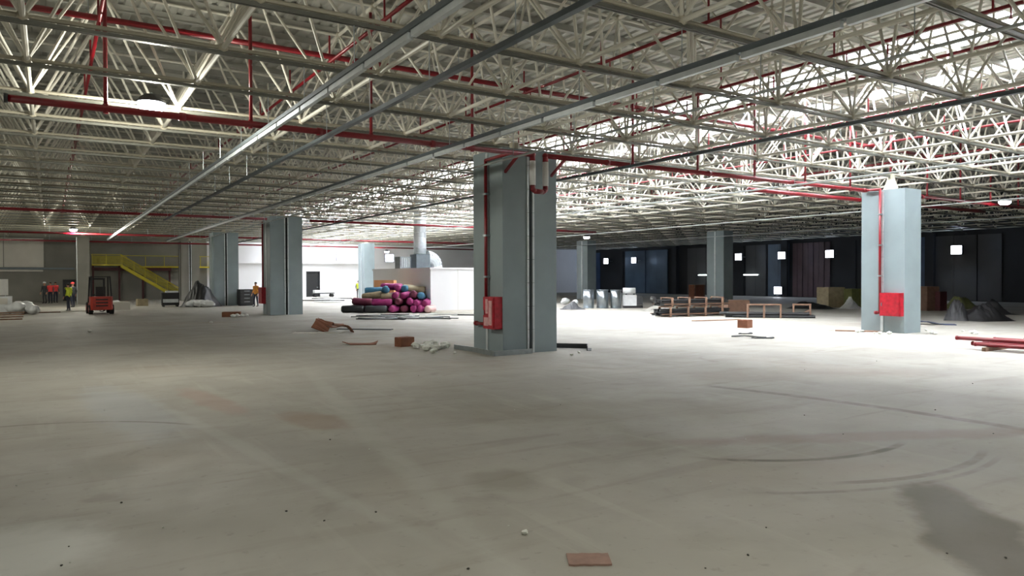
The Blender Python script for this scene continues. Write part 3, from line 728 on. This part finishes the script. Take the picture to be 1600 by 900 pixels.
if nn.y < 0: nn = -nn
ROLLS = [ # s, depth, z, across(1)/along(0), colour, wording
 (.75, .1, .25, 0, 'black', 'black wrapped roll at the left foot of the pile'), (2.1, .1, .25, 0, 'dark', 'dark grey roll lying at the front foot of the pile'),
 (1.1, .7, .26, 0, 'wine', 'wine red roll low behind the black roll'), (2.4, .72, .26, 0, 'wine', 'wine red roll low in the middle of the pile'), (.85, 1.35, .26, 0, 'black', 'black roll at the back left of the pile'),
 (1.25, .42, .68, 0, 'wine', 'wine red roll on the left, second layer'), (2.35, .42, .68, 0, 'magenta', 'purple roll in the middle, second layer'), (1.2, 1.0, .7, 0, 'wine', 'wine red roll at the left rear, second layer'),
 (1.65, .7, 1.08, 0, 'khaki', 'khaki roll on the left, third layer'), (2.75, .68, 1.05, 0, 'khaki', 'khaki roll in the middle, third layer'),
 (1.75, 1.1, 1.42, 0, 'teal', 'teal blue roll on the left top'), (2.35, .95, 1.5, 1, 'teal', 'teal blue roll pointing forward beside the left top one'), (2.6, 1.5, 1.72, 0, 'magenta', 'magenta roll at the very top of the pile'),
 (3.15, .5, .26, 1, 'magenta', 'magenta roll end, first in the bottom row'), (3.68, .4, .26, 1, 'wine', 'wine roll end, second in the bottom row'), (4.2, .5, .26, 1, 'magenta', 'magenta roll end, third in the bottom row'), (4.72, .45, .26, 1, 'magenta', 'magenta roll end, fourth in the bottom row'), (5.2, .4, .25, 1, 'pinkish', 'pale pink roll end at the right foot of the pile'),
 (3.4, .65, .7, 1, 'wine', 'wine roll end, first in the second row'), (3.93, .6, .7, 1, 'magenta', 'magenta roll end, second in the second row'), (4.45, .7, .7, 1, 'magenta', 'magenta roll end, third in the second row'), (4.95, .7, .66, 1, 'magenta', 'magenta roll end, rightmost of the second row'),
 (3.2, .8, 1.12, 1, 'magenta', 'magenta roll end, first in the third row'), (3.7, .85, 1.13, 1, 'magenta', 'magenta roll end, second in the third row'), (4.2, .8, 1.12, 1, 'wine', 'wine roll end, third in the third row'), (4.62, .8, 1.1, 1, 'teal', 'teal roll end on the right, third row'),
 (3.0, 1.5, .7, 0, 'wine', 'wine roll deep inside the pile, second layer'), (4.2, 1.55, .7, 0, 'wine', 'wine roll deep inside the right half, second layer'), (3.1, 1.6, 1.12, 0, 'magenta', 'magenta roll deep inside the pile, third layer'), (4.3, 1.6, 1.1, 0, 'wine', 'wine roll at the rear right, third layer'), (1.6, 1.6, .7, 0, 'khaki', 'khaki roll at the left rear, second layer'), (3.4, 1.6, .26, 0, 'wine', 'wine roll at the bottom rear of the pile'),
 (3.15, 1.2, 1.55, 1, 'magenta', 'magenta roll slanting down from the top'), (3.55, 1.2, 1.56, 1, 'teal', 'teal roll near the top right of the pile'), (4.1, 1.3, 1.52, 0, 'khaki', 'khaki roll lying across the right top'),
]
rms = [roll_mesh(k) for k in range(6)]; cache = {}
for k, (s, d, z, ac, mt, lab) in enumerate(ROLLS):
    key_ = (k % 6, mt)
    if key_ not in cache:
        cache[key_] = rms[k % 6].mesh('fabric_roll', smooth=True)
    p = A+e*(s+random.uniform(-.08, .08))+nn*(d+random.uniform(-.12, .12)); o = link('fabric_roll', cache[key_], mt); o.location = (p.x, p.y, .01+z*.84+(random.uniform(0, .07) if z > .3 else 0)); sc_ = random.uniform(.92, 1.12); o.scale = (sc_, 1, 1)
    o.rotation_euler = (random.uniform(0, 6), random.uniform(-.14, .14) if z > .3 else 0, math.atan2(e.y, e.x)+(math.pi/2 if ac else 0)+random.uniform(-.2, .2))
    tag(o, lab, 'roll', 'rolls piled before the white room')
p = A+e*2.0+nn*2.6
t = thing('carton', 'tall pale orange carton standing behind the roll pile', 'box', (p.x, p.y, 0), math.atan2(e.y, e.x))
MB().box((-.6, -.4, 0), (.6, .4, 1.86)).build('box', 'cardboard_pale', t); MB().box((-.61, -.05, 1.861), (.61, .05, 1.868)).build('tape', 'timber', t)
for s in (-1, 1): MB().box((-.6, s*.21-.19, 1.861), (.6, s*.21+.13, 1.87)).build('flap', 'cardboard_pale', t)

# ------------------------------------------------------------------ generic builders
def sheet(px, py, L, Wd, th, rz, mat, name, label, cat, group=None, tilt=(0, 0), z=0.0, fold=None):
    p = G(px, py); mb = MB(); n = 8; vs = []
    for k in (0, 1):
        for i in range(n+1):
            for s in (-1, 1):
                u = i/n-.5; zz = (fold or 0)*max(0, math.sin(4.2*u+px*.7+s*.35))*.6+.008*noise.noise((px*.1+i*.4, s, 0))
                vs.append((u*L, s*Wd/2*(1+.06*math.sin(i*2.3+s)), th*k+max(0, zz)))
    m_ = 2*(n+1); fs = []
    for i in range(n):
        a = 2*i; fs += [(a, a+1, a+3, a+2), (m_+a, m_+a+2, m_+a+3, m_+a+1), (a, a+2, m_+a+2, m_+a), (a+1, m_+a+1, m_+a+3, a+3)]
    fs += [(0, m_, m_+1, 1), (2*n, 2*n+1, m_+2*n+1, m_+2*n)]
    mb.add(vs, fs); o = link(name, mb.mesh(name), mat); o.location = (p.x, p.y, z+.001); o.rotation_euler = (tilt[0], tilt[1], rz)
    return tag(o, label, cat, group)
def chunk(px, py, r, mat, name, label, cat, group=None, sc=(1, 1, .6), seed=0):
    p = G(px, py); bm = bmesh.new(); bag = 'bag' in name; bmesh.ops.create_icosphere(bm, subdivisions=3 if bag else 1, radius=r)
    rnd = random.Random(seed+int(px*7+py))
    for q in bm.verts:
        q.co *= (1+.35*noise.noise(q.co*2.2/r*.5+Vector((px, py, seed)))+.12*noise.noise(q.co*3/r+Vector((py, px, 0)))) if bag else rnd.uniform(.72, 1.15)
        q.co = Vector((q.co.x*sc[0], q.co.y*sc[1], q.co.z*sc[2]))
    zm = min(q.co.z for q in bm.verts)
    for q in bm.verts: q.co.z -= zm
    me = bpy.data.meshes.new(name); bm.to_mesh(me); bm.free()
    for q in me.polygons: q.use_smooth = bag
    o = link(name, me, mat); o.location = (p.x, p.y, 0); o.rotation_euler.z = rnd.uniform(0, 6)
    return tag(o, label, cat, group)
def heap(pa, pb, depth, h, mat, name, label, cat, seed=0, peaks=3, flat=False):
    a = G(*pa); b = G(*pb); ex = (b-a); L = ex.length; ex.normalize(); rz = math.atan2(ex.y, ex.x)
    n, m2 = 44, 20; rnd = random.Random(seed); pk = [(rnd.uniform(.15, .85), rnd.uniform(.3, .7), rnd.uniform(.55, 1.0), rnd.uniform(.2, .34)) for _ in range(peaks)]
    vs = []
    for i in range(n+1):
        for j in range(m2+1):
            u, v_ = i/n, j/m2; edge_ = max(0, math.sin(math.pi*u)*math.sin(math.pi*v_))**.75
            z = max(q[2]*math.exp(-((u-q[0])**2/(2*q[3]**2)+(v_-q[1])**2/.12)) for q in pk)*h
            if flat: z = h*(.85+.2*z/h)
            z += .34*h*noise.noise((u*4.5+seed, v_*3.5, 1.3))+.22*h*(abs(noise.noise((u*9+seed, v_*6, 7.7)))-.15)+.12*h*abs(noise.noise((u*17, v_*11+seed, 2.2)))+.12*h*noise.noise((u*19, v_*13+seed, 4))
            ox = .07*noise.noise((u*4+seed, v_*4, 9))*L*.5
            vs.append(((u-.5)*L+ox, v_*depth+ox*.5, max(.0, z*edge_)+.004*edge_))
    k = len(vs); top = [(i*(m2+1)+j, (i+1)*(m2+1)+j, (i+1)*(m2+1)+j+1, i*(m2+1)+j+1) for i in range(n) for j in range(m2)]
    mb = MB().add(vs, top); o = link(name, mb.mesh(name, smooth=True), mat); c = (a+b)/2; o.location = (c.x, c.y, 0.002); o.rotation_euler.z = rz
    if nn.dot(Vector((-math.sin(rz), math.cos(rz), 0))) < 0: o.rotation_euler.z += math.pi
    return tag(o, label, cat)
def carton(px, py, sx, sy, sz, rz, mat, label, name='carton', z=0, cat='box', group=None, tape='timber'):
    p = G(px, py); t = thing(name, label, cat, (p.x, p.y, z), rz, group)
    MB().box((-sx/2, -sy/2, 0), (sx/2, sy/2, sz)).build('box', mat, t)
    MB().box((-sx/2-.004, -.04, sz+.0005), (sx/2+.004, .04, sz+.005)).build('tape', tape, t)
    for s in (-1, 1): MB().box((-sx/2+.01, s*sy*.26-sy*.2, sz+.0005), (sx/2-.01, s*sy*.26+sy*.2, sz+.012)).build('flap', mat, t)
    return t

# ------------------------------------------------------------------ litter on the near floor
sheet(920, 876, .3, .2, .014, -.55, 'tile_red', 'tile_piece', 'flat reddish brown tile piece at the bottom of the picture', 'tile')
chunk(820, 836, .035, 'rubble', 'paper_scrap', 'small white crumpled scrap left of the brown tile', 'scrap', sc=(1.2, .8, .6))
carton(632, 541, .46, .34, .26, .2, 'cardboard', 'small brown carton beside the white rubble')
sheet(563, 538, 1.0, .5, .02, -.5, 'cardboard', 'cardboard_sheet', 'flat brown cardboard sheet left of the small carton', 'cardboard', fold=.18)
rnd = random.Random(3)
for k in range(26):
    chunk(rnd.gauss(672, 13), rnd.gauss(544, 2.6), rnd.uniform(.07, .16), 'rubble', 'rubble_piece', 'white rubble lump in the little heap near the central column', 'rubble', 'white rubble heap', seed=k)
DB = [(505, 517, .9, .6, .9, 'torn brown cardboard leaning on the left of the debris'), (517, 514, 1.0, .6, -.3, 'upright torn brown cardboard in the debris'), (531, 519, 1.1, .5, -.6, 'brown cardboard flap at the right of the debris')]
for k, (px, py, L, W_, rz, lab) in enumerate(DB):
    sheet(px, py, L, W_, .03, rz, 'cardboard', 'cardboard_sheet', lab, 'cardboard', tilt=(.35-.3*k, -.25+.3*k), z=.16 if k < 2 else .05, fold=.4)
sheet(497, 520, 1.8, .5, .015, -.6, 'concrete_pale', 'plaster_board', 'pale board under the torn cardboard', 'board')
sheet(570, 515, 2.2, .3, .03, -.75, 'dark', 'dark_strip', 'dark flat strip right of the torn cardboard', 'strip')
sheet(480, 519, .8, .08, .02, -.5, 'pebble', 'dark_strip', 'thin dark strip left of the torn cardboard', 'strip')
# edge strips round the central column
def strip(pts, h, th, mat, label):
    t = thing('metal_edge_strip', label, 'metal strip', (pts[0][0], pts[0][1], 0), None)
    for a, b in zip(pts, pts[1:]):
        MB().bar((*a, h/2), (*b, h/2), th, h).build('upstand', mat, t)
        d = (Vector((*b, 0))-Vector((*a, 0))).normalized(); s = Vector((-d.y, d.x, 0))*.06
        MB().bar(Vector((*a, .006))+s, Vector((*b, .006))+s, .11, .01).build('flange', mat, t)
    return t
strip([(9.55, 17.95), (9.62, 17.0), (9.5, 15.7), (10.7, 15.75)], .13, .02, 'galv', 'bent grey metal strip round the foot of the central column')
strip([(11.95, 16.8), (12.75, 16.0), (12.3, 15.45)], .13, .02, 'dark', 'dark bent metal strip right of the central column')
for px, py in ((905, 552), (893, 556), (710, 553)): chunk(px, py, .06, 'rubble', 'rubble_piece', 'single pale rubble bit by the central column strips', 'rubble', 'rubble bits round the central column')
# right part of the near floor
carton(1164, 512, .52, .4, .3, .3, 'cardboard', 'small lone carton on the bright floor')
for k, (px, py, L) in enumerate(((1170, 527, 1.1), (1192, 529, .7), (1165, 522, .5))):
    sheet(px, py, L, .12, .03, -.9+.3*k, 'dark', 'dark_strip', ['long dark strip on the bright floor', 'dark strip at the right end of the long one', 'short dark strip behind the long one'][k], 'strip', fold=.06)
sheet(1340, 518, 1.5, .3, .04, -.95, 'timber', 'plank', 'reddish plank at the foot of the pale column', 'plank')
sheet(1322, 517, 1.2, .2, .03, -.6, 'concrete_pale', 'plank', 'pale plank half under the reddish one', 'plank')
rnd = random.Random(5)
for k in range(16): chunk(rnd.uniform(1335, 1530), 520+rnd.uniform(-3, 3), rnd.uniform(.05, .11), 'rubble', 'rubble_piece', 'white rubble bit scattered round the pale column', 'rubble', 'rubble round the pale column', seed=k)
for k in range(34):
    chunk(rnd.uniform(20, 1590), 560+330*rnd.random()**1.3, rnd.uniform(.008, .014), 'pebble' if k % 3 else 'rubble', 'debris_crumb', 'tiny crumb lying on the open concrete', 'debris', 'crumbs over the floor', seed=k)
# red pipes with timbers
B0 = G(1524, 547); zt = .1
for k, dy in enumerate((-.3, -2.0)):
    t = MB().bar((20.9, B0.y+dy, .05), (22.4, B0.y+dy+.05, .05), .1, .1).build('timber_bearer', 'timber', None); tag(t, ['timber bearer under the red pipe ends', 'timber bearer further along the red pipes'][k], 'timber')
RP = [(21.15, 9.75, .16, 0, 'first in the bottom layer'), (21.32, 9.9, .16, .02, 'second in the bottom layer'), (21.52, 9.6, .16, -.02, 'third in the bottom layer'), (21.75, 9.8, .16, .03, 'fourth in the bottom layer'), (22.0, 9.3, .16, -.03, 'fifth in the bottom layer'), (21.3, 10.3, .285, .03, 'first in the top layer, sticking out'), (21.66, 9.5, .285, 0, 'second in the top layer'), (22.0, 8.9, .29, -.05, 'last in the top layer')]
for x, y, z, a, lab in RP:
    t = thing('red_pipe', 'loose red steel pipe on timbers, %s' % lab, 'pipe', (x, y, z), a, 'loose red pipes at the right edge')
    MB().tube((0, 0, 0), (0, -5.8, 0), .055, 12).build('tube', 'red', t, True); MB().tube((0, .002, 0), (0, -.05, 0), .062, 12).build('coupling', 'dark' if 'last' in lab else 'red', t, True)
# pipe bundles in timber crates
def bundle(p, rz, L, Wd, Ht, z, label, nt=4, rows=3, frames=4, open_=False):
    t = thing('pipe_bundle', label, 'pipe bundle', (p.x, p.y, z), rz, 'timber framed pipe bundles')
    r = min(Wd/nt, Ht/rows)/2*.92; tube_ = MB().tube((-L/2, 0, 0), (L/2, 0, 0), r, 10).mesh('black_pipe')
    for i in range(nt):
        for k in range(rows): link('black_pipe', tube_, 'black', t, Matrix.Translation((random.uniform(-.15, .15), (i+.5)*Wd/nt-Wd/2, .06+r+k*2*r)))
    for k in range(frames):
        x = -L/2+L*(k+.5)/frames
        for s in (-1, 1): MB().box((x-.05, s*(Wd/2+.04)-.03, 0), (x+.05, s*(Wd/2+.04)+.03, Ht+.1)).build('upright', 'timber', t)
        MB().box((x-.05, -Wd/2-.07, 0), (x+.05, Wd/2+.07, .05)).build('sleeper', 'timber', t); MB().box((x-.05, -Wd/2-.07, Ht+.1), (x+.05, Wd/2+.07, Ht+.14)).build('crosspiece', 'timber', t)
    for s in (-1, 1): MB().box((-L/2, s*(Wd/2+.085)-.015, Ht*.35), (L/2, s*(Wd/2+.085)+.015, Ht*.35+.05)).build('side_batten', 'timber_dark', t)
    return t
pa, pb = G(1034, 496), G(1142, 493); rz = math.atan2((pb-pa).y, (pb-pa).x); off = Vector((-math.sin(rz), math.cos(rz), 0))*.5; Lb = (pb-pa).length
pc_ = (pa+pb)/2+off
bundle(pc_, rz, Lb, .9, .36, 0, 'black pipe bundle in timber frames, lower of the stacked pair')
bundle(pc_+Vector((.06, -.03, 0)), rz, Lb*.97, .85, .34, .5, 'black pipe bundle in timber frames, on top of the pair')
pa, pb = G(1150, 496), G(1262, 497); pc2 = (pa+pb)/2+off*.9; rz2 = math.atan2((pb-pa).y, (pb-pa).x)
for k in range(7):
    o = MB().tube((-1.9, 0, 0), (1.9, 0, 0), .075, 10).build('black_pipe', 'black', None)
    q = pc2+Vector((-math.sin(rz2), math.cos(rz2), 0))*(-.5+.17*(k % 5))+Vector((math.cos(rz2), math.sin(rz2), 0))*random.uniform(-.3, .4)
    o.location = (q.x, q.y, .0 if k < 5 else .14); o.rotation_euler.z = rz2
    tag(o, 'loose long black pipe on the floor right of the stacked bundles', 'pipe', 'loose black pipes')
for k, px in enumerate((1182, 1208, 1254)):
    p = G(px, 497)+off*.1; t = thing('timber_trestle', ['empty timber portal frame, left of the three over black pipes', 'empty timber portal frame, middle of the three over black pipes', 'empty timber frame with a brace at the right end'][k], 'trestle', (p.x, p.y, 0), rz2, 'empty timber frames')
    for s in (-1, 1): MB().box((s*.38-.04, -.04, 0), (s*.38+.04, .04, .62)).build('upright', 'timber', t)
    MB().box((-.42, -.05, .62), (.42, .05, .69)).build('crosspiece', 'timber', t)
    if k == 2: MB().bar((-.34, .0, .04), (.34, .0, .38), .05, .06).build('brace', 'timber', t)
sheet(1120, 501, 2.6, .25, .04, rz, 'timber', 'plank', 'pale plank on the floor before the stacked bundles', 'plank')
p = G(1168, 492)+off*2.2; t = thing('timber_crate', 'dark wooden crate behind the empty timber frames', 'crate', (p.x, p.y, 0), rz)
MB().box((-.7, -.4, .1), (.7, .4, .75)).build('body', 'timber_dark', t)
for k in range(3): MB().box((-.72, -.43, .12+.22*k), (.72, -.401, .26+.22*k)).build('slat', 'timber_dark', t)
for x in (-.55, .55): MB().box((x-.06, -.4, 0), (x+.06, .4, .099)).build('skid', 'timber', t)
p = G(1105, 468)+off*3; t = thing('timber_crate', 'rust brown crate behind the stacked pipe bundles', 'crate', (p.x, p.y, 0), rz)
MB().box((-.6, -.4, 0), (.6, .4, 1.3)).build('body', 'cardboard', t)
for x in (-.5, .5): MB().box((x-.06, -.43, .1), (x+.06, -.401, 1.3)).build('batten', 'timber_dark', t)
# galvanised duct sections and machine, junk in the dark bay
for k, (px, w_) in enumerate(((920, .7), (942, .74), (963, .68))):
    p = G(px, 482)+nn*.5; t = thing('duct_section', ['round galvanised duct section, leftmost of three standing', 'round galvanised duct section, middle of three standing', 'round galvanised duct section, rightmost of three standing'][k], 'duct', (p.x, p.y, 0), math.atan2(e.y, e.x)+.1*k, 'standing duct sections')
    h_ = 1.2; n_ = 24; R_ = w_/2; vs = []
    for r_, zz in ((R_, 0), (R_, h_), (R_-.015, h_), (R_-.015, 0)): vs += [(r_*math.cos(2*math.pi*q/n_), r_*math.sin(2*math.pi*q/n_), zz) for q in range(n_)]
    MB().add(vs, [(c*n_+q, c*n_+(q+1) % n_, ((c+1) % 4)*n_+(q+1) % n_, ((c+1) % 4)*n_+q) for c in range(4) for q in range(n_)]).build('shell', 'galv_sheet', t, True)
    for z in (0, h_-.04):
        vs = []
        for r_, zz in ((R_+.03, z), (R_+.03, z+.03), (R_+.001, z+.03), (R_+.001, z)): vs += [(r_*math.cos(2*math.pi*q/n_), r_*math.sin(2*math.pi*q/n_), zz) for q in range(n_)]
        MB().add(vs, [(c*n_+q, c*n_+(q+1) % n_, ((c+1) % 4)*n_+(q+1) % n_, ((c+1) % 4)*n_+q) for c in range(4) for q in range(n_)]).build('flange', 'galv', t)
p = G(988, 482)+nn; t = thing('compressor', 'pale grey compressor machine right of the duct sections', 'machine', (p.x, p.y, 0), math.atan2(e.y, e.x))
MB().box((-.5, -.35, .15), (.35, .35, .85)).build('cabinet', 'plastic_white', t); MB().tube((-.5, 0, 1.1), (.3, 0, 1.1), .22, 14).build('tank', 'plastic_white', t, True)
MB().box((.36, -.3, .2), (.75, .3, .75)).build('motor', 'dark', t); MB().box((-.5, -.35, 0), (.75, .35, .149)).build('skid', 'black', t); MB().bar((-.3, 0, .85), (-.3, 0, .95), .1, .3).bar((.2, 0, .85), (.2, 0, .95), .1, .3).build('saddle', 'dark', t)
heap((1000, 486), (1040, 489), 1.6, .5, 'concrete', 'rubble_heap', 'grey rubble heap left of the stacked pipe bundles', 'rubble', 4)
heap((875, 484), (915, 484), 1.6, .4, 'tarp', 'tarpaulin', 'dark crumpled tarpaulin beside the duct sections', 'tarpaulin', 11)
for k, (px, py, r) in enumerate(((883, 476, .3), (898, 478, .25), (1020, 472, .28), (1000, 480, .22))):
    chunk(px, py, r, 'plastic_white', 'plastic_bag', ['white bag left of the central column edge', 'white bag beside the first, nearer the ducts', 'white bag behind the rubble heap', 'white bag before the compressor'][k], 'bag', sc=(1.2, .8, .8))
carton(1298, 480, 1.4, 1.0, 1.3, rz, 'khaki', 'khaki wrapped pallet stack left of the pale column'); carton(1330, 480, 1.1, .9, 1.2, rz+.1, 'olive', 'olive wrapped pallet stack just left of the pale column')
heap((1306, 482), (1330, 483), 1.4, .8, 'plastic_white', 'plastic_sheeting', 'pale plastic sheeting heaped between two pallet stacks', 'plastic sheet', 21, 2)
heap((1225, 482), (1290, 484), 2.0, .5, 'tarp_black', 'tarpaulin', 'black tarpaulin spread left of the khaki pallet stack', 'tarpaulin', 8)
heap((1474, 501), (1514, 502), 1.5, 0.85, 'tarp', 'tarpaulin', 'grey tarpaulin heap behind the pale column', 'tarpaulin', 5, 2, True)
heap((1532, 503), (1590, 502), 1.6, .7, 'tarp_black', 'tarpaulin', 'black tarpaulin heap at the right edge', 'tarpaulin', 6, 2, True)
heap((1550, 488), (1600, 492), 2.0, .9, 'tarp', 'tarpaulin', 'dark heap behind the black tarpaulin at the right edge', 'tarpaulin', 16, 2)
sheet(1458, 507, 1.6, .7, .03, -1.0, 'tarp_blue', 'cloth', 'dark blue cloth on the floor right of the pale column', 'cloth', fold=.2)
carton(1447, 485, 1.0, .9, 1.4, rz, 'timber_dark', 'brown crate standing right behind the pale column', 'timber_crate', cat='crate', tape='timber')
carton(1463, 485, .8, .8, 1.1, rz+.2, 'maroon', 'dark brown box beside the brown crate', cat='box')
heap((1488, 483), (1540, 483), 2, 1.0, 'olive', 'netting', 'olive green netting heap near the far wall', 'netting', 30, 2)
# strips and profiles before the white room
rnd = random.Random(9)
for k in range(16):
    sheet(rnd.uniform(575, 690), rnd.uniform(492, 500), rnd.uniform(1.2, 2.6), rnd.uniform(.1, .35), .04, math.atan2(e.y, e.x)+rnd.uniform(-.35, .35), rnd.choice(['dark', 'darksteel', 'dark', 'black', 'plastic_white']), 'profile_strip', 'metal profile strip among those strewn before the roll pile', 'metal strip', 'profile strips before the roll pile', z=.004*k, fold=.05)
for k in range(9):
    sheet(rnd.uniform(690, 738), rnd.uniform(489, 494), rnd.uniform(1.0, 2.0), rnd.uniform(.1, .25), .04, math.atan2(e.y, e.x)+rnd.uniform(-.3, .3), rnd.choice(['dark', 'concrete_pale', 'dark']), 'profile_strip', 'metal profile strip lying along the white room wall', 'metal strip', 'profile strips along the white room', z=.004*k)
for k in range(12):
    sheet(rnd.uniform(488, 550), rnd.uniform(467, 473), rnd.uniform(1.5, 4), rnd.uniform(.2, .5), .08, math.atan2(e.y, e.x)+rnd.uniform(-.3, .3), rnd.choice(['dark', 'black', 'plastic_white']), 'profile_strip', 'strip in the flat stack on the bright floor behind the roll pile', 'metal strip', 'far strips on the bright floor', z=.004*k)
t = thing('trolley', 'low white trolley by the dark doorway in the white wall', 'trolley', G(505, 464), 0.)
MB().box((-1.1, -.4, .35), (1.1, .4, .45)).build('deck', 'dark', t); MB().box((-1.0, -.35, .451), (.9, .35, .75)).build('load', 'plastic_white', t)
for x in (-.9, .9):
    for y in (-.3, .3): MB().tube((x, y-.04, .17), (x, y+.04, .17), .17, 12).build('wheel', 'rubber', t)
# left background
heap((279, 480), (325, 480), 2.2, 1.5, 'tarp_black', 'tarpaulin', 'black tarpaulin heap left of the dark split column', 'tarpaulin', 12, 4, True)
for k in range(4): chunk(300+9*k, 480, .35, 'plastic_white', 'plastic_bag', 'white bag at the foot of the black tarpaulin heap', 'bag', 'white bags under the tarpaulin', sc=(1.3, .7, .7), seed=k)
t = thing('generator', 'black boxy generator with a pale blue panel before the stair', 'generator', G(266, 479), -.05)
MB().box((-.55, -.5, .1), (.55, .5, 1.0)).build('body', 'black', t); MB().box((-.5, -.53, .3), (.5, -.501, .55)).build('panel', 'galv_light', t); MB().box((-.3, -.4, 1.001), (.5, .4, 1.12)).build('lid', 'plastic_white', t)
for s in (-1, 1): MB().box((s*.45-.06, -.5, 0), (s*.45+.06, .5, .099)).build('skid', 'dark', t)
t = thing('tool_chest', 'dark tool chest standing left of the orange clad person', 'chest', G(383.5, 477.5), .1)
MB().box((-.5, -.35, .08), (.5, .35, 1.2)).build('body', 'black', t)
for k in range(4): d_ = MB().box((-.46, -.372, .15+.26*k), (.46, -.351, .37+.26*k)).build('drawer', 'dark', t); MB().box((-.2, -.39, .28+.26*k), (.2, -.373, .31+.26*k)).build('handle', 'galv', d_)
MB().box((-.45, -.3, 0), (.45, .3, .079)).build('plinth', 'dark', t)
t = thing('white_board', 'bright white board on a stand at the left edge', 'board', G(3, 484), .0)
MB().box((-.75, -.03, .95), (.35, .03, 2.0)).build('board', 'white', t)
for x in (-.6, .2): MB().bar((x, .05, 0), (x, .05, 1.9), .05, .05).build('leg', 'galv', t)
t = thing('machine_cabinet', 'pale grey machine cabinet under the white board', 'machine', G(6, 490), .0)
MB().box((-.8, -.3, .1), (.4, .3, 1.0)).build('cabinet', 'plastic_white', t); MB().box((-.7, -.33, .55), (.2, -.301, .9)).build('panel', 'concrete_pale', t)
for x in (-.7, .3): MB().box((x-.05, -.3, 0), (x+.05, .3, .099)).build('foot', 'dark', t)
for k, (px, py, r) in enumerate(((25, 491, .4), (38, 490, .42), (51, 491, .36), (33, 487, .4))):
    chunk(px, py, r, 'plastic_white', 'cement_bag', ['white bag, left of the group by the left edge', 'big white bag, middle of the group by the left edge', 'white bag, right of the group by the left edge', 'white bag at the rear of the group by the left edge'][k], 'bag', sc=(1.3, .9, .8), seed=k)
for k in range(4): sheet(12+2*k, 500-2*k, 1.2, .25, .06, .1*k, 'timber', 'plank', 'short timber plank lying at the left edge', 'plank', 'planks at the left edge', z=.055*k)
for k in range(3): sheet(60+24*k, 489-k, 2.2, .5, .06, .05, 'concrete_pale' if k else 'timber_dark', 'plank', ['dark plank right of the white bags', 'pale plank behind the yellow vest worker', 'pale plank left of the forklift'][k], 'plank')
carton(188, 484, 1.0, .8, .5, .1, 'concrete_pale', 'low pale box right of the forklift'); chunk(182, 476, .3, 'plastic_white', 'plastic_bag', 'white bag on the floor behind the low pale box', 'bag')
carton(222, 478, .7, .6, .5, .1, 'khaki', 'khaki box on the floor under the stair'); carton(362, 495, .9, .5, .25, -.3, 'cardboard', 'flattened brown box before the dark split column')
for k in range(4): chunk(364+7*k, 496-.5*k, .16, 'rubble', 'rubble_piece', 'white rubble lump by the flattened brown box', 'rubble', 'rubble by the flattened box', seed=k)
chunk(140, 519, .09, 'rubble', 'rubble_piece', 'lone white lump on the left open floor', 'rubble'); chunk(330, 505, .08, 'rubble', 'rubble_piece', 'lone pale lump left of the second split column', 'rubble')
